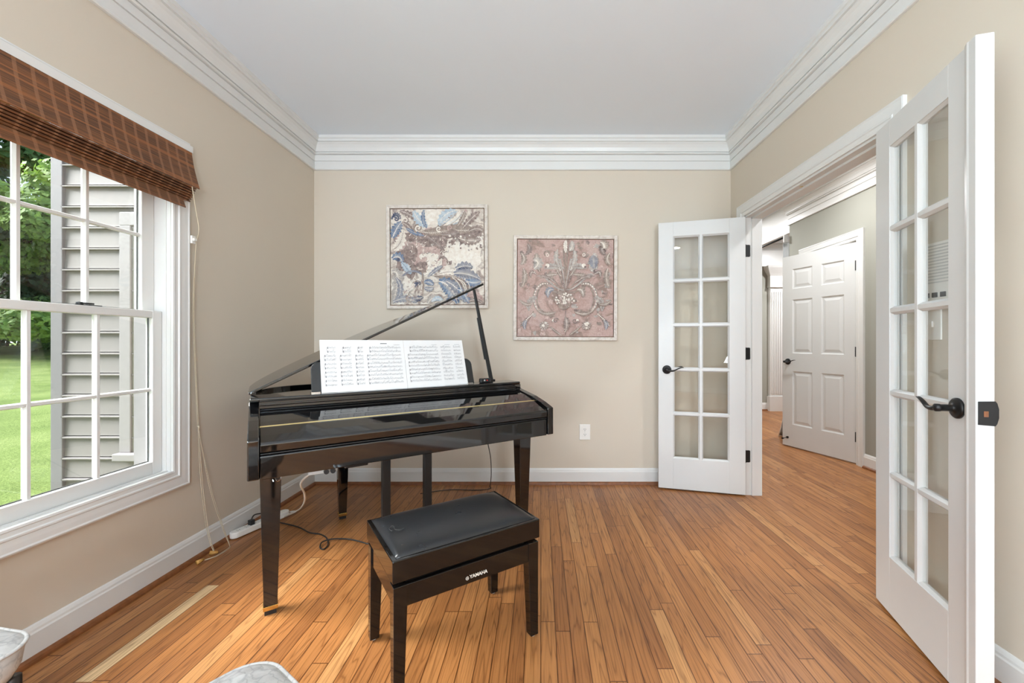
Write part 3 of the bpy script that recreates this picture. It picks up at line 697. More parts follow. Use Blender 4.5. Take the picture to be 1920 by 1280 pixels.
BLU, SLA, BRN, CRM, SKY, ROS, TAU, GRY, INK = range(9)
def art_blue(mb, cw, ch):
    A = Art(mb, cw, ch); rr = random.Random(11)
    A.blob(.33,.42,.26,.20,ROS,1); A.blob(.20,.55,.15,.16,BRN,2); A.blob(.42,.30,.25,.09,BRN,3); A.blob(.68,.22,.27,.07,TAU,4); A.blob(.80,.32,.17,.08,BRN,5); A.blob(.60,.47,.08,.08,BRN,6)
    A.blob(.45,.08,.14,.10,CRM,8); A.blob(.12,.85,.10,.13,CRM,9); A.blob(.40,.55,.10,.10,CRM,10); A.blob(.84,.52,.14,.20,CRM,12); A.blob(.66,.45,.08,.12,CRM,13)
    for i in range(150):     # brushed texture in the brown passages
        x, y = rr.uniform(.18,.62), rr.uniform(.24,.64); a = rr.uniform(0,6.28); l = rr.uniform(.02,.06)
        A.strip(bez((x,y),(x+l*.6*math.cos(a+.6),y+l*.6*math.sin(a+.6)),(x+l*math.cos(a),y+l*math.sin(a)),5), lambda t: .0045*(1.1-t), rr.choice([CRM,CRM,ROS,TAU,BRN,GRY]))
    # upper left scrolls
    A.leaf((.02,.30),(.06,.20),(.12,.13),.05,BLU); A.leaf((.03,.08),(.06,.05),(.11,.10),.035,INK); A.scroll((.16,.12),.05,1.4,.5,.012,CRM); A.scroll((.06,.10),.045,1.3,3,.010,INK)
    A.leaf((.03,.42),(.12,.38),(.14,.22),.05,CRM,vein=TAU); A.leaf((.12,.14),(.22,.17),(.27,.31),.026,BRN); A.leaf((.10,.02),(.22,.04),(.30,.14),.030,BRN); A.leaf((.17,.20),(.24,.25),(.36,.28),.020,BLU)
    A.scroll((.30,.20),.05,1.6,2,.010,TAU); A.scroll((.30,.20),.035,1.2,2,.008,CRM)
    A.leaf((.25,.02),(.30,.14),(.40,.18),.045,SKY); A.leaf((.36,.01),(.33,.12),(.39,.20),.022,BLU); A.leaf((.70,.02),(.56,.04),(.52,.17),.045,SKY); A.leaf((.80,.03),(.72,.12),(.58,.17),.030,CRM,vein=SKY)
    for k in range(5): A.strip(bez((.52+.05*k,.18-.005*k),(.62+.05*k,.14),(.72+.03*k,.02),10), .004, [SKY,CRM,GRY][k%3])
    # brown branch, right
    A.leaf((.35,.24),(.48,.27),(.62,.22),.032,TAU,vein=CRM,lobes=6); A.leaf((.55,.27),(.70,.28),(.84,.20),.034,BRN,vein=GRY,lobes=7); A.leaf((.70,.22),(.84,.25),(.98,.18),.032,TAU,vein=CRM,lobes=6); A.scroll((.52,.21),.03,1.4,1,.008,CRM); A.scroll((.64,.20),.028,1.4,2,.008,ROS); A.leaf((.78,.20),(.86,.10),(.96,.03),.035,BRN,vein=CRM); A.leaf((.72,.18),(.79,.10),(.80,.02),.025,TAU,vein=CRM); A.leaf((.84,.24),(.94,.18),(.99,.24),.028,BRN,vein=CRM)
    A.leaf((.72,.30),(.84,.36),(.97,.32),.045,BRN,lobes=8); A.leaf((.40,.29),(.50,.36),(.58,.44),.028,BRN,vein=GRY); A.dot(.81,.02,.014,ROS)
    for i in range(60):
        x, y = rr.uniform(.60,.98), rr.uniform(.28,.44); A.dot(x, y, rr.uniform(.004,.013), rr.choice([BRN,TAU,GRY,CRM]))
    # left middle
    A.leaf((.02,.52),(.10,.46),(.13,.56),.045,BLU); A.dot(.085,.53,.02,INK); A.leaf((.12,.56),(.18,.62),(.22,.68),.035,SKY,vein=BLU); A.blob(.33,.57,.07,.06,ROS,20); A.blob(.34,.59,.05,.045,BRN,21)
    A.leaf((.02,.66),(.14,.62),(.02,.99),.055,GRY,vein=CRM); A.leaf((.06,.72),(.16,.84),(.05,.97),.03,SLA)
    # lower scroll work
    A.strip(bez((.13,.70),(.24,.60),(.36,.70),14), .010, SLA); A.leaf((.36,.70),(.50,.66),(.55,.52),.035,CRM,vein=GRY); A.leaf((.40,.71),(.50,.62),(.56,.60),.022,SLA); A.strip(bez((.34,.66),(.37,.85),(.30,.99),16), .008, TAU)
    A.leaf((.15,.88),(.26,.80),(.33,.72),.03,CRM,vein=ROS); A.blob(.29,.78,.035,.03,INK,30); A.leaf((.36,.77),(.42,.75),(.46,.80),.03,BLU); A.leaf((.36,.82),(.42,.86),(.46,.82),.026,SLA); A.leaf((.35,.92),(.28,.95),(.24,.93),.03,INK)
    A.leaf((.03,.97),(.18,.90),(.28,.98),.035,SLA,vein=CRM,lobes=8); A.scroll((.20,.93),.04,1.4,1,.010,TAU)
    for i in range(70):
        x, y = rr.uniform(.15,.36), rr.uniform(.74,.97); a = rr.uniform(0,6.28); A.strip([(x,y),(x+.025*math.cos(a),y+.025*math.sin(a))], .0035, rr.choice([TAU,CRM,BRN,GRY,ROS]))
    A.leaf((.40,.99),(.44,.90),(.56,.95),.035,GRY,vein=CRM); A.leaf((.44,.97),(.52,.90),(.56,.98),.025,SKY)
    # big blue acanthus
    A.leaf((.47,.70),(.70,.66),(.85,.84),.035,TAU,vein=CRM,lobes=9); A.leaf((.50,.69),(.74,.60),(.86,.80),.03,CRM,vein=BRN,lobes=8)
    A.leaf((.52,.76),(.66,.78),(.72,.99),.075,BLU,dark=INK,lobes=7); A.leaf((.60,.76),(.74,.82),(.80,.98),.05,SLA,lobes=6); A.leaf((.72,.84),(.80,.88),(.84,.99),.04,BLU)
    A.leaf((.68,.68),(.80,.66),(.96,.74),.055,SLA,lobes=7,dark=INK); A.leaf((.70,.63),(.80,.58),(.88,.62),.045,SLA,lobes=5,dark=INK); A.leaf((.80,.75),(.90,.80),(.97,.76),.04,BLU)
    A.leaf((.82,.92),(.90,.86),(.99,.96),.035,ROS,vein=BRN); A.leaf((.84,.97),(.92,.93),(.99,.99),.02,BRN)
    for k in range(6): A.strip(bez((.66+.03*k,.72+.01*k),(.74+.02*k,.76),(.76+.02*k,.86),8), .004, [CRM,BRN,CRM][k%3])
def art_pink(mb, cw, ch):
    A = Art(mb, cw, ch); rr = random.Random(5)
    for i in range(90):
        x, y = rr.random(), rr.random(); A.blob(x, y, rr.uniform(.010,.035), rr.uniform(.010,.03), rr.choice([TAU,ROS,ROS,GRY,BRN]), 100+i, 14)
    for sx in (-1, 1):
        X = lambda x: .5 + sx*x
        # spraying stalks above the fruit cluster
        for k, (tx, ty) in enumerate(((.02,.10),(.06,.20),(.10,.28),(.16,.36),(.22,.38),(.12,.12),(.25,.44))):
            A.strip(bez((X(.005),.52),(X(tx*.35),ty+.16),(X(tx),ty),12), lambda t: .004+.006*t, [TAU,GRY,BRN][k%3])
        A.leaf((X(.05),.32),(X(.13),.20),(X(.08),.10),.025,GRY,vein=CRM); A.leaf((X(.04),.38),(X(.10),.34),(X(.10),.22),.018,TAU)
        A.leaf((X(.08),.36),(X(.18),.36),(X(.27),.40),.022,TAU,vein=CRM,lobes=8); A.leaf((X(.10),.45),(X(.20),.36),(X(.30),.38),.016,BRN)
        A.leaf((X(.07),.29),(X(.16),.26),(X(.22),.30),.03,GRY,vein=BRN); A.leaf((X(.27),.33),(X(.31),.22),(X(.30),.14),.04,TAU if sx < 0 else GRY); A.leaf((X(.30),.36),(X(.38),.30),(X(.36),.40),.02,BRN)
        A.scroll((X(.20),.15),.035,1.3,0,.010,TAU,sx); A.dot(X(.19),.16,.018,CRM); A.dot(X(.19),.16,.010,ROS); A.dot(X(.19),.27,.022,CRM); A.dot(X(.205),.285,.012,BRN)
        A.leaf((X(.33),.30),(X(.24),.24),(X(.33),.20),.05,GRY); A.leaf((X(.44),.30),(X(.40),.40),(X(.46),.50),.03,TAU); A.leaf((X(.40),.05),(X(.34),.10),(X(.42),.16),.03,BRN,vein=GRY); A.leaf((X(.46),.14),(X(.40),.22),(X(.47),.26),.03,TAU)
        # beaded C scroll
        arc = [(X(.27+.02*math.cos(a)-.0-.10*(1-math.sin(a))*0+.06*math.cos(a)), .60+.17*math.sin(a)) for a in [(-1.5+3.2*k/30) for k in range(31)]]
        arc = [(X(.20+.115*math.cos(a)), .61+.155*math.sin(a)) for a in [(-1.9+3.9*k/36) for k in range(37)]]
        A.strip(arc, lambda t: .012+.014*math.sin(math.pi*t), TAU); A.strip(arc, .006, ROS)
        for k in range(0, 36, 1): A.dot(arc[k][0]+sx*.012, arc[k][1], .0075, CRM if k%2 else GRY)
        for k in range(0, 36, 2): A.dot(arc[k][0]-sx*.012, arc[k][1], .005, BRN)
        A.leaf((X(.10),.75),(X(.22),.80),(X(.30),.72),.02,TAU,vein=CRM,lobes=8); A.leaf((X(.30),.60),(X(.40),.62),(X(.38),.74),.03,GRY,vein=BRN); A.leaf((X(.12),.52),(X(.20),.50),(X(.18),.60),.03,SLA if sx<0 else TAU)
        A.leaf((X(.34),.66),(X(.42),.70),(X(.48),.62),.02,TAU); A.leaf((X(.36),.78),(X(.42),.86),(X(.47),.90),.02,BRN,vein=CRM)
        A.strip(bez((X(.33),.74),(X(.38),.84),(X(.47),.86),10), .006, TAU)
        for k in range(9): A.dot(X(.34+.013*k), .77+.012*k, .006, CRM)
        # bottom flowers
        for k in range(11): a = 6.28*k/11; A.leaf((X(.22),.89),(X(.22+.03*math.cos(a)),.89+.03*math.sin(a)),(X(.22+.055*math.cos(a)),.89+.045*math.sin(a)),.012,TAU if k%2 else BRN)
        for k in range(7): A.dot(X(.22+rr.uniform(-.022,.022)), .89+rr.uniform(-.03,.03), .010, CRM)
        A.leaf((X(.42),.93),(X(.44),.86),(X(.40),.84),.02,SLA); A.dot(X(.125),.835,.014,CRM); A.dot(X(.14),.85,.008,BRN)
        A.scroll((X(.10),.84),.03,1.3,0,.008,BRN,sx); A.leaf((X(.04),.99),(X(.10),.95),(X(.16),.90),.012,TAU,vein=CRM)
    A.leaf((.5,.14),(.49,.06),(.505,.01),.02,CRM,vein=GRY); A.leaf((.54,.12),(.58,.08),(.56,.02),.03,GRY); A.leaf((.86,.03),(.92,.05),(.90,.10),.05,TAU,vein=CRM); A.leaf((.80,.30),(.78,.22),(.80,.17),.045,SLA,vein=GRY)
    A.strip(bez((.50,.52),(.505,.80),(.50,.99),8), .004, BRN); A.leaf((.5,.95),(.53,.86),(.50,.80),.03,BRN,vein=CRM)
    A.blob(.495,.625,.11,.075,TAU,77)
    for i in range(62):
        a, q = rr.uniform(0,6.28), rr.random()**.5; x, y = .495+.10*q*math.cos(a), .625+.066*q*math.sin(a)
        A.dot(x, y, .0115, BRN); A.dot(x-.001, y-.002, .0095, CRM if rr.random()<.7 else ROS)
    for i in range(130):
        x, y = rr.random()*.98+.01, rr.random()*.98+.01; A.dot(x, y, rr.uniform(.002,.005), rr.choice([CRM,TAU,BRN,GRY]), 6)
picture('framed_picture', -1.214, -.416, 1.388, 2.204, R(-.35), M['canvas_blue'], 'square picture of blue and brown scrolling leaves on cream behind the piano lid', art_blue)
picture('framed_picture', -.215, .602, 1.138, 1.963, R(.25), M['canvas_pink'], 'square dusty pink damask picture to the right of the raised piano lid', art_pink)

def outlet(x, z):
    r = empty('wall_outlet', (x, WB, z), label='white duplex outlet on the back wall to the right of the piano', cat='outlet')
    MB().box((-.043,-.006,-.061),(.043,0,.061)).build('cover_plate', M['plastic_white'], r, bevel=.003)
    for dz in (-.020, .020):
        m = MB(); m.prism([(.017*math.cos(a)*1.0, dz+.0145*max(-.86,min(.86,math.sin(a)))*1.1) for a in [2*math.pi*k/24 for k in range(24)]], -.0085, -.0055, lambda p, q, h: (p, h, q))
        s_ = m.build('socket', M['plastic_white'], r)
        m = MB(); m.box((-.0075,-.0092,dz-.001),(-.0050,-.0080,dz+.008)); m.box((.0050,-.0092,dz-.001),(.0075,-.0080,dz+.008)); m.box((-.0022,-.0092,dz-.0095),(.0022,-.0080,dz-.005)); m.build('slots', M['dark_slot'], s_)
    MB().lathe([(.0032,-.0072),(.0032,-.0055)], (0,0,0), 'y', 12).build('screw', M['plastic_grey'], r)
outlet((1096.5-CX)/236.4, CAM_H-(809.5-CY)/236.4)

# intercom and switch on the right wall, seen through the near door
r = empty('wall_intercom', (WR, 1.515, 1.375), label='pale louvred intercom panel on the wall behind the near French door', cat='intercom')
MB().box((-.022,-.135,-.125),(0,.115,.125)).build('body', M['plastic_white'], r, bevel=.004)
m = MB()
for k in range(13): m.box((-.0245,-.110,.110-k*.0115),(-.0215,.100,.1145-k*.0115))
m.build('speaker_grille', M['plastic_grey'], r)['label'] = 'horizontal louvre slats'
for k in range(6):
    m = MB(); m.box((-.025,.085-k*.032,-.082),(-.0215,.105-k*.032,-.064)); m.build('button', M['dark_slot'], r)['label'] = 'dark control button'
MB().box((-.0245,-.115,-.115),(-.0215,.095,-.095)).build('label_strip', M['plastic_grey'], r)
r = empty('light_switch', (WR, 1.575, 1.192), label='white switch plate below the intercom behind the near French door', cat='light switch')
MB().box((-.006,-.036,-.059),(0,.036,.059)).build('cover_plate', M['plastic_white'], r, bevel=.003)
MB().box((-.012,-.005,-.010),(-.005,.005,.012)).build('toggle', M['plastic_white'], r, bevel=.001)

# ------------------------------------------------------------------ piano
TH_P = R(34.5); HC = .526
P0 = ((463-CX)*HC/262, F_PX*HC/262)
pn = empty('digital_grand_piano', (P0[0], P0[1], 0), TH_P, label='glossy black baby grand piano with its lid propped open in the corner', cat='piano')
BK = M['black']
def uprism(mb, prof, u0, u1): return mb.prism(prof, u0, u1, lambda v, z, h: (h, v, z))
def arc_pts(ctrl, n=6): return [(p.x, p.y) for p in smoothpath([(a, b, 0) for a, b in ctrl], n)]
bent = arc_pts([(1.43,.36),(1.425,.46),(1.36,.53),(1.22,.59),(1.07,.66),(.95,.76),(.85,.90),(.74,1.03),(.60,1.115),(.42,1.148),(.24,1.135),(.11,1.07),(.03,.96),(0,.82)], 5)
outline = bent + [(0,.36)]
m = MB(); m.prism(outline, .612, .835, lambda p, q, h: (p, q, h)); m.build('case', BK, pn, bevel=.003, angle=50)
# rim standing above the inner deck
m = MB(); cen = Vector((.55,.62))
inn = [(p[0]+(cen.x-p[0])*.045, p[1]+(cen.y-p[1])*.045) for p in bent]
loops = []
for k in range(len(bent)):
    a, b = bent[k], inn[k]; loops.append([(a[0],a[1],.833),(a[0],a[1],.853),(b[0],b[1],.853),(b[0],b[1],.833)])
m.loft(loops); m.build('rim', BK, pn)
arm = [(0,.598),(.0,.749),(.02,.757),(.078,.776),(.173,.80),(.346,.828),(.366,.838),(.378,.852),(.48,.852),(.48,.598)]
for u0, u1 in ((0,.038),(1.392,1.43)):
    uprism(MB(), arm, u0, u1).build('cheek', BK, pn, bevel=.004, seg=3, angle=25)
MB().box((.038,.022,.592),(1.392,.40,.640)).build('key_bed', BK, pn, bevel=.003)
uprism(MB(), [(.010,.594),(.010,.682),(.016,.688),(.034,.688),(.034,.594)], .040, 1.390).build('key_slip', BK, pn, bevel=.003, seg=3)
uprism(MB(), [(.008,.6905),(.008,.6945),(.034,.6945),(.034,.6905)], .042, 1.388).build('slip_felt', M['matt_black'], pn)
fb = [(.006,.699),(.004,.728),(.010,.737),(.06,.755),(.12,.7745),(.18,.7905),(.25,.806),(.345,.820),(.345,.806),(.20,.775),(.05,.700)]
fbo = uprism(MB(), fb, .0405, 1.3895).build('fallboard', BK, pn, bevel=.0025, seg=3, angle=25); fbo['label'] = 'closed sloping key cover'
uprism(MB(), [(.128,.7768),(.133,.7786),(.138,.7800),(.138,.7775),(.128,.7745)], .0405, 1.3895).build('gold_line', M['gold'], fbo)['label'] = 'thin gold strip'
m = MB(); uprism(m, [(.366,.815),(.366,.853),(.376,.853),(.376,.815)], .038, 1.392); uprism(m, [(.352,.836),(.352,.842),(.368,.842),(.368,.836)], .038, 1.392)
m.build('name_board', BK, pn, bevel=.001)
uprism(MB(), [(.345,.8535),(.343,.866),(.347,.872),(.494,.872),(.494,.8535)], .004, 1.418).build('front_lid', BK, pn, bevel=.003, seg=3, angle=25)['label'] = 'flat lid strip carrying the music desk'
# main lid, hinged along the spine
SL = math.atan(.503); LZ = .8705
lo = [(0,.50)] + [(1.388,.50)] + arc_pts([(1.386,.512),(1.35,.555),(1.22,.615),(1.07,.665),(.95,.765),(.85,.905),(.74,1.035),(.60,1.122),(.42,1.155),(.24,1.142),(.11,1.077),(.03,.967),(0,.83)], 5)
m = MB(); m.prism(lo, 0, .0135, lambda w_, v, h: (w_*math.cos(SL)-h*math.sin(SL), v, LZ + w_*math.sin(SL)+h*math.cos(SL)))
m.build('lid', BK, pn, bevel=.003, seg=3, angle=50)['label'] = 'raised polished lid'
pr = [(1.292,.50,.872),(1.166,.50,1.446)]
m = MB(); pr = [(1.303,.52,.872),(1.178,.52,1.4615)]; d = Vector(pr[1])-Vector(pr[0]); dn = d.normalized(); sd = Vector((dn.z,0,-dn.x))
def blade(a, b, w0, w1, y0, y1):
    m.loft([[tuple(a-sd*w0+Vector((0,y0-.52,0))), tuple(a+sd*w0+Vector((0,y0-.52,0))), tuple(a+sd*w0+Vector((0,y1-.52,0))), tuple(a-sd*w0+Vector((0,y1-.52,0)))], [tuple(b-sd*w1+Vector((0,y0-.52,0))), tuple(b+sd*w1+Vector((0,y0-.52,0))), tuple(b+sd*w1+Vector((0,y1-.52,0))), tuple(b-sd*w1+Vector((0,y1-.52,0)))]])
a_, b_ = Vector(pr[0]), Vector(pr[1])
blade(a_, b_, .013, .008, .514, .526); blade(a_+d*.24-sd*.008, a_+d*.70-sd*.006, .010, .008, .522, .532)
m.build('lid_prop', M['matt_black'], pn, bevel=.002)['label'] = 'prop stick holding the lid'
m = MB(); m.box((1.283,.500,.834),(1.323,.540,.880)); so = m.build('prop_socket', M['matt_black'], pn, bevel=.003)
# little dark gadget with a red dot on the lid strip, resting in front of the prop
gd = empty('clip_tuner', (P0[0]+1.196*math.cos(TH_P)-.40*math.sin(TH_P), P0[1]+1.196*math.sin(TH_P)+.40*math.cos(TH_P), .8722), TH_P, label='small dark gadget with a red dot at the foot of the lid prop', cat='gadget')
m = MB(); m.box((-.036,-.014,0),(.036,.014,.028)); m.build('body', M['matt_black'], gd, bevel=.006, seg=3)
MB().lathe([(.0042,-.0155),(.0042,-.0135)], (.008,0,.016), 'y', 14).build('red_dot', M['red'], gd)
MB().lathe([(.005,-.0155),(.005,-.0135)], (-.010,0,.016), 'y', 14).build('grey_dot', M['plastic_grey'], gd)
# music desk
DB, DL_ = .386, .36           # desk foot v, slope (dv per dz)
def dk(u, s, off=0):          # point on the desk plane: s = length up the slope, off = distance in front
    l = math.hypot(1, DL_); return (u, DB + s*DL_/l - off/l, .8725 + s/l - off*DL_/l*-1*-1)
m = MB(); pts = []; U0, U1, Hs, rr_ = .250, 1.118, .158, .035
pts = [(U0,0),(U1,0)] + [(U1-rr_+rr_*math.cos(a), Hs-rr_+rr_*math.sin(a)) for a in [R(q) for q in (0,22,45,67,90)]] + [(U0+rr_-rr_*math.sin(a), Hs-rr_+rr_*math.cos(a)) for a in [R(q) for q in (0,22,45,67,90)]]
m.prism(pts, -.012, 0, lambda u, s, h: dk(u, s, h))
m.build('music_desk', M['matt_black'], pn, bevel=.002)
for u in (.268, .70, 1.09):
    m = MB(); m.box((u-.02,DB+.0,.872),(u+.02,DB+.05,.879)); m.build('desk_hinge', M['chrome'], pn)
# legs
def piano_leg(cu, cv, wt, wb_):
    m = MB(); q = lambda w_, z: [(cu-w_, cv-w_, z), (cu+w_, cv-w_, z), (cu+w_, cv+w_, z), (cu-w_, cv+w_, z)]
    m.loft([q(wb_,.036), q(wt,.60)]); l = m.build('leg', BK, pn, bevel=.002); l['label'] = 'square tapered leg'
    m = MB(); m.loft([q(wb_+.0015,.019), q(wb_+.0025,.037)]); m.build('brass_cap', M['brass'], l, bevel=.001)
    m = MB(); m.loft([q(wb_-.003,0), q(wb_-.003,.020)]); m.build('foot', M['matt_black'], l)
    return l
l1 = piano_leg(.077,.152,.038,.024); piano_leg(1.305,.14,.038,.024); piano_leg(.478,.985,.038,.022)
m = MB(); m.tube(smoothpath([(.090,.110,.585),(.092,.104,.570),(.100,.098,.556),(.110,.100,.560),(.112,.104,.572)],5), .0018, 6); m.tube(smoothpath([(.084,.110,.578),(.083,.102,.566),(.086,.099,.556)],5), .0018, 6)
m.build('headphone_hook', M['chrome'], l1)['label'] = 'small wire headphone hook'
# pedal lyre
ly = MB()
for u in (.598, .824): ly.box((u-.021,.365,.10),(u+.021,.400,.614))
ly.build('lyre_post', M['matt_black'], pn, bevel=.002)
lb = MB(); lb.box((.545,.30,.028),(.880,.44,.115)); lbo = lb.build('pedal_box', BK, pn, bevel=.006)
for u in (.655,.7125,.77):
    m = MB(); m.tube(smoothpath([(u,.31,.052),(u,.25,.056),(u,.20,.046),(u,.185,.040)],5), [.012]*14+[.015]*2, 10) if False else m.tube([(u,.31,.052),(u,.25,.055),(u,.20,.046),(u,.183,.040)], [.010,.012,.015,.011], 10)
    m.build('pedal', M['brass'], pn, smooth=True)
# jack unit and power unit under the key bed
m = MB(); m.box((.205,.05,.570),(.315,.13,.593)); jb = m.build('jack_box', M['plastic_grey'], pn, bevel=.003); jb['label'] = 'pale headphone jack unit under the keyboard'
for u in (.272,.297): MB().lathe([(.010,-.006),(.010,.012),(.006,.013)], (u,.040,.578), 'y', 14).build('jack', M['matt_black'], jb)
m = MB(); m.box((.345,.05,.575),(.44,.16,.594)); m.build('switch_box', BK, pn, bevel=.003)

# ------------------------------------------------------------------ sheet music on the desk
pg_mats = [M['paper'], M['ink'], M['ink_pale']]
PW, PH = .216, .279
def music_page(u0, lay, vis, seed, label, du=0.0, title=True):
    r = random.Random(seed); mb = MB(); off = .0010 + lay*.0011
    wv = lambda x: .0004*math.sin(x*9)
    def P(x, y, o=0): return dk(u0+x, .0012+y, off+o)
    nx = 8
    fr = [[P(PW*i/nx, PH*j/4, .0004+wv(i)) for i in range(nx+1)] for j in range(5)]; bk = [[P(PW*i/nx, PH*j/4, 0+wv(i)) for i in range(nx+1)] for j in range(5)]
    for g in (fr, bk):
        vs = [mb.verts(q) for q in g]
        for j in range(4):
            for i in range(nx): mb.face([vs[j][i], vs[j][i+1], vs[j+1][i+1], vs[j+1][i]])
    def quad(x, y, x2, y2, mi): mb.mi = mi; mb.poly([P(x,y,.0009), P(x2,y,.0009), P(x2,y2,.0009), P(x,y2,.0009)])
    mx0, mx1 = .020, PW-.018; top = PH-.040
    if title: quad(PW*.42, PH-.021, PW*.58, PH-.017, 1)
    quad(PW*.75, PH-.028, PW*.90, PH-.0265, 2)
    nsys = 5; gap = (top-.018)/nsys
    for s_ in range(nsys):
        for st_ in range(2):
            y0 = top - s_*gap - st_*.0215; xs = mx0 + (.014 if s_ == 0 else 0)
            for q in range(5): quad(xs, y0-q*.0017, mx1, y0-q*.0017+.0004, 2)
            x = xs + .008
            quad(xs+.001, y0-.0085, xs+.004, y0+.003, 1)
            while x < mx1-.006:
                yy = y0 - r.uniform(-.002,.008); quad(x, yy, x+.0020, yy+.0015, 1)
                if r.random() < .75: quad(x+.0017, yy, x+.0021, yy+.006, 1)
                if r.random() < .35: quad(x, yy+.0055, x+.0085, yy+.0064, 1)
                x += r.uniform(.0045,.0085)
            for q in range(4): xb = xs+(mx1-xs)*(q+1)/4; quad(xb-.0004, y0-.0068, xb, y0+.0004, 1)
        quad(mx0+(.014 if s_==0 else 0)-.0022, top-s_*gap-.0285, mx0+(.014 if s_==0 else 0)-.0012, top-s_*gap, 1)
        if r.random() < .45: xx = r.uniform(.4,.9)*PW; quad(xx, top-s_*gap-.026, xx+.0007, top-s_*gap+.003, 1)
    o = mb.build('sheet_music_page', pg_mats, normals=False)
    o.location = (P0[0], P0[1], 0); o.rotation_euler = (0,0,TH_P)
    md = None
    return tag(o, label, 'sheet music', 'pages of sheet music on the music desk')
music_page(.293, 0, 1, 1, 'leftmost sheet music page, mostly tucked under its neighbour')
music_page(.366, 1, 1, 2, 'second sheet music page from the left, its right side covered')
music_page(.440, 2, 1, 3, 'third sheet music page from the left, half covered by the titled page')
music_page(.860, 0, 1, 4, 'rightmost sheet music page, mostly covered by its neighbour', title=False)
music_page(.797, 1, 1, 5, 'second sheet music page from the right, half covered by the page before it', title=False)
music_page(.4985, 3, 1, 6, 'fully visible sheet music page left of centre with a title')
music_page(.7155, 3, 1, 7, 'fully visible sheet music page right of centre without a title', title=False)

# ------------------------------------------------------------------ bench
bu, bv = .6505, -.418
bn = empty('piano_bench', (P0[0]+bu*math.cos(TH_P)-bv*math.sin(TH_P), P0[1]+bu*math.sin(TH_P)+bv*math.cos(TH_P), 0), TH_P, label='black piano bench with a padded leather top in front of the piano', cat='bench')
BB = M['bench_black']; hx_, hy_ = .2745, .182
MB().box((-hx_,-hy_,.376),(hx_,hy_,.447)).build('seat_box', BB, bn, bevel=.003, seg=3)
for sy in (-1,1):
    MB().box((-hx_+.036, sy*(hy_-.016)-.009, .292),(hx_-.036, sy*(hy_-.016)+.009, .3605)).build('apron', BB, bn, bevel=.002)
for sx in (-1,1):
    MB().box((sx*(hx_-.018)-.009, -hy_+.036, .293),(sx*(hx_-.018)+.009, hy_-.036, .360)).build('side_rail', BB, bn, bevel=.002)
MB().box((-hx_+.03,-hy_+.04,.345),(hx_-.03,hy_-.04,.378)).build('inner_frame', M['dark_slot'], bn)
for sx in (-1,1):
    for sy in (-1,1):
        m = MB(); cx_, cy_ = sx*(hx_-.004), sy*(hy_-.004)
        def q(w_, z): return [(cx_, cy_, z), (cx_-sx*w_, cy_, z), (cx_-sx*w_, cy_-sy*w_, z), (cx_, cy_-sy*w_, z)]
        m.loft([q(.033,.006), q(.043,.292), q(.043,.362)]); lg = m.build('leg', BB, bn, bevel=.002)
        m = MB(); m.lathe([(.010,0),(.010,.007)], (cx_-sx*.016, cy_-sy*.016, 0), n=12); m.build('glide', M['plastic_grey'], lg)
# padded top
m = MB(); nx, ny = 32, 20; rows = []
cxh, cyh = hx_-.014, hy_-.014
for i in range(nx+1):
    row = []
    for k in range(ny+1):
        a, b = -1+2*i/nx, -1+2*k/ny
        h = (max(0, 1-abs(a)**6)*max(0, 1-abs(b)**4))**.62
        row.append((a*cxh, b*cyh, .446 + .003 + .022*h + .002*(1-a*a)*(1-b*b)))
    rows.append(row)
vs = [m.verts(r_) for r_ in rows]
for i in range(nx):
    for k in range(ny): m.face([vs[i][k], vs[i+1][k], vs[i+1][k+1], vs[i][k+1]])
edge = [vs[i][0] for i in range(nx+1)] + [vs[nx][k] for k in range(1,ny+1)] + [vs[i][ny] for i in range(nx-1,-1,-1)] + [vs[0][k] for k in range(ny-1,0,-1)]
bt = [m.bm.verts.new((v.co.x, v.co.y, .4465)) for v in edge]
for i in range(len(edge)): m.face([edge[i], bt[i], bt[(i+1)%len(bt)], edge[(i+1)%len(edge)]])
cu = m.build('cushion', M['leather'], bn, smooth=True); cu['label'] = 'black leather padded top with a small tear'
m = MB(); m.tube(smoothpath([(-.232,-.018,.4700),(-.236,.006,.4690),(-.226,.022,.4705),(-.218,.012,.4715),(-.222,-.012,.4712),(-.210,-.030,.4722),(-.196,-.026,.473)],4), .0014, 6); m.build('tear', M['dark_slot'], cu)['label'] = 'small tear in the leather'
cvt = bpy.data.curves.new('brand_lettering', 'FONT'); cvt.body = 'YAMAHA'; cvt.size = .0165; cvt.extrude = .0003; cvt.offset = .0004; cvt.align_x = 'LEFT'; cvt.align_y = 'BOTTOM'
cvt.materials.append(M['logo']); tmp = bpy.data.objects.new('tmp_text', cvt); COL.objects.link(tmp); bpy.context.view_layer.update()
tme = bpy.data.meshes.new_from_object(tmp.evaluated_get(bpy.context.evaluated_depsgraph_get())); bpy.data.objects.remove(tmp)
to = bpy.data.objects.new('brand_lettering', tme); COL.objects.link(to); to.parent = bn
to.rotation_euler = (R(90),0,0); to.location = (-.0145,-hy_+.0048,.3065); to['label'] = 'small pale lettering'
m = MB(); lx, lz, ly_ = -.0235, .3135, -hy_+.0050
for r0 in (.0060,):
    m.loft([[(lx+r*math.cos(a), y, lz+r*math.sin(a)) for r, y in ((r0,ly_),(r0-.0012,ly_),(r0-.0012,ly_-.0006),(r0,ly_-.0006))] for a in [2*math.pi*k/24 for k in range(25)]], cap=False)
for k in range(3):
    a = R(90+120*k); ca, sa = math.cos(a), math.sin(a)
    m.prism([(lx-sa*.0008, lz+ca*.0008),(lx+sa*.0008, lz-ca*.0008),(lx+sa*.0008+ca*.0042, lz-ca*.0008+sa*.0042),(lx-sa*.0008+ca*.0042, lz+ca*.0008+sa*.0042)], ly_-.0006, ly_, lambda p, q, h: (p, h, q))
m.build('emblem', M['logo'], bn)['label'] = 'small round emblem'

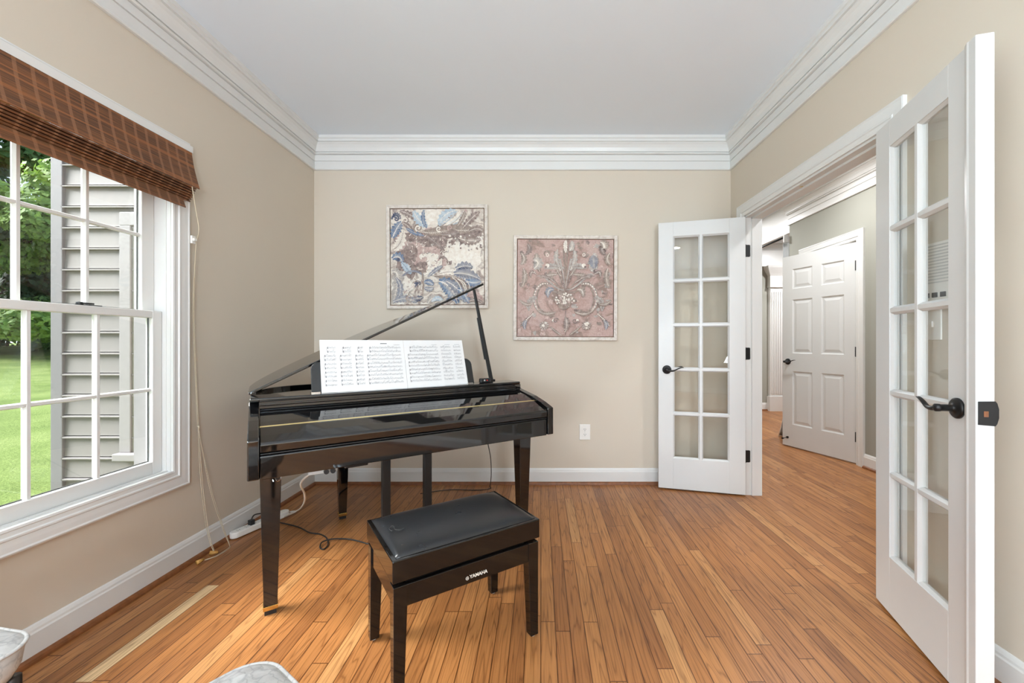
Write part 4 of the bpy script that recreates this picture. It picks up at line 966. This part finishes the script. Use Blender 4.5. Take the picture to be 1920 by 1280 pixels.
# ------------------------------------------------------------------ cables and power strip
def floor_pt(px, py, z=0.0):
    Y = F_PX*(CAM_H-z)/(py-CY); return ((px-CX)*Y/F_PX, Y, z)
pa, pb = floor_pt(432, 1012), (-1.672, 2.60, 0)
an = math.atan2(pb[1]-pa[1], pb[0]-pa[0])
ps = empty('power_strip', pa, an, label='white power strip lying on the floor along the left baseboard', cat='power strip')
L_ = .36; m = MB(); cap = lambda x0, sg: [(x0+sg*.0275*math.cos(a), .0275*math.sin(a)) for a in [R(-90+18*k) for k in range(11)]]
body = cap(L_-.0275, 1) + [(x, y) for x, y in cap(.0275, -1)[::-1]]
m.prism(body, .004, .038, lambda p, q, h: (p, q, h)); m.build('body', M['plastic_white'], ps, bevel=.005, seg=3)
for k in range(6):
    m = MB(); x = .045+k*.048
    for dx, dy, w_, h_ in ((-.007,-.006,.006,.0018),(-.007,.006,.006,.0018),(.006,0,.004,.004)): m.box((x+dx-w_/2, dy-h_/2, .0375),(x+dx+w_/2, dy+h_/2, .0386))
    m.build('socket', M['dark_slot'], ps)
m = MB(); m.box((.18-.012-.06,-.013,.038),(.18+.012-.06,.013,.066)); m.tube(smoothpath([(.12,.0,.06),(.128,.004,.075),(.15,.012,.083),(.20,.022,.070),(.28,.035,.045),(.36,.05,.02)],6), .0038, 8)
m.build('plug_lead', M['cable_black'], smooth=False)
po = bpy.data.objects['plug_lead']; po.location = pa; po.rotation_euler = (0,0,an); tag(po, 'black plug with a short black lead standing in the power strip', 'plug')
def pl(u, v, z): return (P0[0]+u*math.cos(TH_P)-v*math.sin(TH_P), P0[1]+u*math.sin(TH_P)+v*math.cos(TH_P), z)
def ray_pt(px, py, Y): return ((px-CX)*Y/F_PX, Y, CAM_H-(py-CY)*Y/F_PX)
pts = [pl(.222,.09,.572), ray_pt(564,905,1.82), ray_pt(571,925,2.02), ray_pt(571,940,2.2), ray_pt(562,954,2.4), ray_pt(545,962,2.53), floor_pt(530,969,.006), floor_pt(505,980,.005), (pa[0]+L_*math.cos(an)+.03, pa[1]+L_*math.sin(an)+.03, .006), (pa[0]+L_*math.cos(an)+.006, pa[1]+L_*math.sin(an)+.006, .018)]
tag(MB().tube(smoothpath(pts,8), .0042, 8).build('extension_lead', M['cable_white'], smooth=True), 'white cord dropping from the piano underside to the floor by the power strip', 'cord')
pts = [floor_pt(*q, .005) for q in ((500,977),(528,980),(560,988),(580,998),(600,1001),(612,1008),(615,1020),(607,1029),(600,1026),(604,1018),(622,1013),(650,1010),(672,1014),(694,1020),(730,1024),(770,1020))]
pts[9] = (pts[9][0], pts[9][1], .011); pts[10] = (pts[10][0], pts[10][1], .013)
tag(MB().tube(smoothpath(pts,8), .0038, 8).build('pedal_cable', M['cable_black'], smooth=True), 'black cable looping across the floor from behind the piano leg to the bench', 'cable')
pts = [pl(1.22,.42,.612), pl(1.225,.43,.52)] ; e0 = floor_pt(918,916,.004)
pts += [tuple(a*(1-t)+b*t + (0.02*math.sin(3.14*t) if i == 0 else 0) for i, (a, b) in enumerate(zip(pts[1], e0))) for t in (.35,.7,.92)] + [e0, (e0[0]-.10,e0[1]-.03,.004), (e0[0]-.30,e0[1]-.02,.004), (e0[0]-.5,e0[1]-.10,.004)]
tag(MB().tube(smoothpath(pts,8), .0030, 8).build('hanging_cable', M['cable_black'], smooth=True), 'thin black cable hanging from the right underside of the piano', 'cable')

# ------------------------------------------------------------------ upholstered seats in the foreground
def padded_seat(name, corner, ang, w_, d_, z, label, th=.10, crown=.02, rad=.07, leg_in=.05):
    """corner = far corner on the floor plan, local x runs along the edge at ang, local y back towards the viewer"""
    r = empty(name, (corner[0], corner[1], 0), ang, label=label, cat='footstool')
    def ring(ins, zz, n=8):
        pts = []; ra = max(.01, rad-ins)
        for cx_, cy_, a0 in ((w_-rad,-rad,0),(rad,-rad,90),(rad,-d_+rad,180),(w_-rad,-d_+rad,270)):
            for k in range(n+1):
                a = R(a0+90*k/n); pts.append((cx_+ra*math.cos(a), cy_+ra*math.sin(a), zz))
        return pts
    m = MB()
    m.loft([ring(.05, z-th-.0), ring(.022, z-th+.012), ring(.006, z-th*.55), ring(.0, z-.012), ring(.004, z-.003), ring(.02, z+.006), ring(.05, z+crown*.7), ring(.069, z+crown)])
    m.build('padded_top', M['fabric'], r, smooth=True)['label'] = 'pale crackle patterned upholstery'
    t = ring(-.001, z-.007); MB().tube(t+[t[0]], .0045, 8, cap=False).build('piping', M['fabric'], r, smooth=True)
    for x, y in ((.06,-.06),(w_-leg_in,-leg_in),(.06,-d_+.06),(w_-.06,-d_+.06)):
        m = MB(); m.lathe([(.011,0),(.012,.02),(.014,(z-th)*.6),(.016,z-th-.02),(.016,z-th+.02)], (x,y,0), n=14); lg = m.build('leg', M['darkwood'], r, smooth=True)
        m = MB(); m.lathe([(.014,0),(.019,.006),(.019,.012),(.014,.016)], (x,y,z-th-.045), n=14); m.build('collar', M['chrome'], lg, smooth=True)
    return r
padded_seat('padded_footstool', (-.864,.518), R(55), .46, .42, .452, 'low pale padded seat with piped edge at the bottom centre foreground', th=.11)
padded_seat('padded_footstool', (-1.622,1.045), R(-10), .46, .46, .44, 'pale padded seat on dark legs against the left wall in the near corner', th=.10, leg_in=.034)

# ------------------------------------------------------------------ ceiling lamps
def recessed(x, y, label, e=14):
    r = empty('recessed_downlight', (x, y, CEIL), label=label, cat='ceiling light', group='recessed ceiling lights')
    m = MB(); m.loft([[(rad*math.cos(2*math.pi*k/32), rad*math.sin(2*math.pi*k/32), z) for k in range(32)] for rad, z in ((.095,0),(.095,-.005),(.078,-.008),(.072,-.003))], cap=False); m.build('trim_ring', M['white'], r, smooth=True)
    MB().lathe([(.072,-.003),(.072,-.0045)], (0,0,0)).build('lens', M['lamp'], r)
    return r
for i, (x, y) in enumerate(((.165,-.81), (-1.0,-.81), (.95,-2.3), (-1.0,-2.3))): recessed(x, y, ['recessed ceiling light behind the viewer, mirrored in the far French door','recessed ceiling light behind the viewer by the left wall','recessed ceiling light near the rear window, right of centre','recessed ceiling light near the rear window, by the left wall'][i])
for i, (x, y) in enumerate(((2.25,1.6), (2.25,3.6), (2.25,5.6), (4.2,5.6))): recessed(x, y, ['recessed hall ceiling light at the near end','recessed hall ceiling light facing the six panel door','recessed hall ceiling light past the six panel door','recessed ceiling light in the far room by the pilaster'][i])

# ------------------------------------------------------------------ outside
GZ = -.42
m = MB(); nx, ny = 40, 30
def gz(x, y):
    d = max(0, math.hypot(x+1.9, y)-6); return GZ + .050*min(d, 26) + .15*math.sin(x*.13)*math.sin(y*.11)*min(1,d/10)
vs = [[m.bm.verts.new((-1.97-(i/nx)**1.6*70, -20+k/ny*75, gz(-1.97-(i/nx)**1.6*70, -20+k/ny*75))) for k in range(ny+1)] for i in range(nx+1)]
for i in range(nx):
    for k in range(ny): m.face([vs[i][k], vs[i+1][k], vs[i+1][k+1], vs[i][k+1]])
tag(m.build('lawn', M['grass'], smooth=True), 'mown green lawn rising gently outside the left window', 'lawn', kind=S)
# wing of the house with lap siding
WY, WX0, WX1 = 2.80, -3.24, -1.953
CW = .1418; m = MB(); nC = 24; z = GZ-.1; prof = []
for k in range(nC+1):
    z0 = z+k*CW
    prof += [(.000, z0), (-.028, z0+.0012), (-.028, z0+.0085), (-.020, z0+.0125), (.004, z0+.0130), (.004, z0+.0185), (-.014, z0+.0190), (-.0125, z0+.03), (-.004, z0+CW-.0005)]
prof = [(p, q) for p, q in prof if q < 3.0]
ring = prof + [(.06, prof[-1][1]), (.06, prof[0][1])]
m.loft([[(x, WY+p, q) for p, q in ring] for x in (WX0, WX1)]); tag(m.build('exterior_siding', M['siding']), 'grey lap siding on the house wing outside the window', 'siding', kind=S)
tag(MB().box((WX0-.07, WY-.028, GZ-.1), (WX0+.008, WY+.09, 3.0)).build('trim_corner_board', M['corner'], bevel=.003), 'grey corner board at the outer edge of the lap siding', 'corner board', kind=S)
tag(MB().box((WX0-.06, WY+.06, GZ-.1), (WX1, WY+3.5, 3.0)).build('exterior_wing', M['siding']), 'side of the projecting house wing', 'house wing', kind=S)
ww = empty('window_4', (-2.82, WY, .38), label='white trimmed window in the siding of the house wing', cat='window', kind=S)
m = MB(); m.box((-.02,-.035,.0),(.055,.0,1.53)); m.box((-.02,-.0352,1.53),(.82,.0,1.62)); m.box((.74,-.035,0),(.82,0,1.53)); m.build('casing', M['ext_white'], ww, bevel=.004)
m = MB(); m.box((.055,-.024,0),(.115,.0,1.47)); m.box((.055,-.0242,1.47),(.74,0,1.53)); m.box((.68,-.024,0),(.74,0,1.47)); m.box((.115,-.020,.74),(.68,0,.79)); m.build('sash', simple('cream_sash', srgb(130,126,118), .5), ww, bevel=.003)
MB().box((.115,-.018,0),(.68,-.012,1.47)).build('pane', simple('dark_pane', (.10,.115,.10,1), .5, spec=.2), ww)
MB().box((-.03,-.075,-.05),(.83,0,0)).build('sill', M['ext_white'], ww, bevel=.006)

def foliage_mesh(name, seed, n, rx, rz, size, mat, lumps=14):
    rr = random.Random(seed); mb = MB()
    cl = []
    for i in range(lumps):
        a = rr.uniform(0, 6.28); h = rr.uniform(-.8, .9); q = math.sqrt(max(0, 1-h*h))*rr.uniform(.45,.95)
        cl.append((Vector((q*math.cos(a)*rx, q*math.sin(a)*rx, h*rz)), rr.uniform(.28,.5)*rx))
    for i in range(n):
        c, r_ = rr.choice(cl); v = Vector((rr.gauss(0,1), rr.gauss(0,1), rr.gauss(0,1))).normalized()*r_*(rr.random()**.25); v.z *= .62
        p = c+v; d = (v.normalized()+Vector((rr.uniform(-.6,.6), rr.uniform(-.6,.6), rr.uniform(-.2,.9)))).normalized()
        t = d.cross(Vector((rr.uniform(-1,1), rr.uniform(-1,1), rr.uniform(-1,1)))).normalized(); b = d.cross(t); s_ = size*rr.uniform(.6,1.3)
        mb.poly([p-t*s_, p+b*s_*.55, p+t*s_, p-b*s_*.55])
    return mb
def tree(name, x, y, h, crown_z, rx, rz, seed, n, size, mat, label, group='trees beyond the lawn'):
    g = gz(x, y); r = empty(name, (x, y, g-.05), label=label, cat='tree', group=group)
    f = foliage_mesh('foliage', seed, n, rx, rz, size, mat).build('foliage', mat, r, normals=False); f.location = (0,0,crown_z)
    m = MB(); m.tube(smoothpath([(0,0,0),(.06*rx,.02*rx,crown_z*.5),(0,0,crown_z),(.1,.05,crown_z+rz*.6)],4), [h*.035*(1-.06*i) for i in range(13)], 8); m.build('trunk', M['bark'], r, smooth=True)
    return r
tree('maple_tree', -20.3, 17.6, 9, 4.6, 3.1, 3.9, 1, 11000, .15, LEAF[0], 'bright green maple in full sun beyond the lawn, nearest the house')
tree('oak_tree', -28.5, 21.2, 15, 8.5, 5.0, 6.5, 2, 9000, .24, LEAF[1], 'tall mid green oak rising behind the bright maple')
tree('dark_tree', -25.0, 17.6, 13, 5.5, 3.4, 5.0, 3, 8000, .2, LEAF[2], 'dark leaved tree to the left of the bright maple')
tree('oak_tree', -36, 33, 17, 9, 7, 8, 4, 7000, .34, LEAF[1], 'wide green tree far behind the maple and oak')
tree('dark_tree', -35, 14, 15, 7, 6, 6.5, 5, 6000, .32, LEAF[2], 'dark tree at the left end of the tree line')
tree('maple_tree', -25, 29, 12, 5.5, 4.5, 5, 6, 7000, .24, LEAF[0], 'bright tree at the right end of the tree line by the house')
for i, (x, y, s_) in enumerate(((-23.6,16.4,1.5),(-22.2,19.4,1.6),(-26.8,20.6,1.8),(-28.5,18.2,1.8))):
    tree('garden_shrub', x, y, 2, .9*s_, 1.1*s_, .9*s_, 20+i, 2600, .12, LEAF[2 if i % 2 == 0 else 1], ['dark low shrub in front of the dark tree','mid green low shrub under the bright maple','dark low shrub under the tall oak','mid green low shrub at the left of the tree line'][i], 'shrubs under the trees')

# ------------------------------------------------------------------ light
wd = bpy.data.worlds.new('sky'); SC.world = wd; wd.use_nodes = True; nt = wd.node_tree; bg = nt.nodes['Background']
tc = N(nt, 'ShaderNodeTexCoord'); sp = N(nt, 'ShaderNodeSeparateXYZ'); LK(nt, tc.outputs['Generated'], sp.inputs[0])
LK(nt, ramp(nt, sp.outputs[2], [(0, srgb(225,232,236)), (.25, srgb(200,218,238)), (.7, srgb(150,188,232))]), bg.inputs[0]); bg.inputs[1].default_value = 1.7
def lamp(name, kind, loc, rot, energy, col=(1,1,1), **k):
    l = bpy.data.lights.new(name, kind); l.energy = energy; l.color = col
    for a, v in k.items(): setattr(l, a, v)
    o = bpy.data.objects.new(name, l); COL.objects.link(o); o.location = loc; o.rotation_euler = rot; return o
def aim(v):  # rotation so that -Z points along v
    return Vector(v).to_track_quat('-Z', 'Y').to_euler()
lamp('sun', 'SUN', (-10,-4,12), aim((.70,.22,-.66)), 19.0, (1,.985,.96), angle=R(46))
DAY = (.74,.905,1.055)
lamp('daylight_rear', 'AREA', ((RW[0]+RW[1])/2, WREAR-.20, 1.3), aim((.1,1,1.3)), 125, DAY, shape='RECTANGLE', size=1.2, size_y=1.9)
lamp('fill_rear_right', 'AREA', ((RW_FILL[0]+RW_FILL[1])/2, WREAR-.20, 1.3), aim((-.35,1,1.3)), 150, DAY, shape='RECTANGLE', size=.52, size_y=1.9)  # added fill lamp outside the invented right-hand rear window
lamp('daylight_left', 'AREA', (WL-LT-.10, -1.32, 1.27), aim((1,.15,1.5)), 120, DAY, shape='RECTANGLE', size=1.9, size_y=1.5)
for x, y, e in ((.165,-.81,9),(-1.0,-.81,12),(.95,-2.3,17),(-1.0,-2.3,12),(2.25,1.6,24),(2.25,3.6,20),(2.25,5.6,34),(4.2,5.6,48)):
    lamp('recessed_lamp', 'AREA', (x, y, CEIL-.012), (0,0,0), e, (.97,.98,1), shape='DISK', size=.15)

# ------------------------------------------------------------------ camera
cam = bpy.data.cameras.new('camera'); co = bpy.data.objects.new('camera', cam); COL.objects.link(co)
cam.sensor_width = 36; cam.lens = F_PX/1920*36; cam.shift_x = -(CX-960)/1920; cam.shift_y = (CY-640)/1920; cam.clip_start = .02; cam.clip_end = 300
co.location = (0,0,CAM_H); co.rotation_euler = (R(90),0,0); SC.camera = co
vs_ = SC.view_settings; SC.display_settings.display_device = 'sRGB'; vs_.view_transform = 'Standard'; vs_.look = 'None'; vs_.exposure = 0.13; vs_.gamma = 1.0; vs_.use_curve_mapping = False
SC.cycles.max_bounces = 10; SC.cycles.diffuse_bounces = 5; SC.cycles.glossy_bounces = 5; SC.cycles.transparent_max_bounces = 16; SC.cycles.caustics_reflective = False; SC.cycles.caustics_refractive = False
SC.cycles.sample_clamp_indirect = 6.0
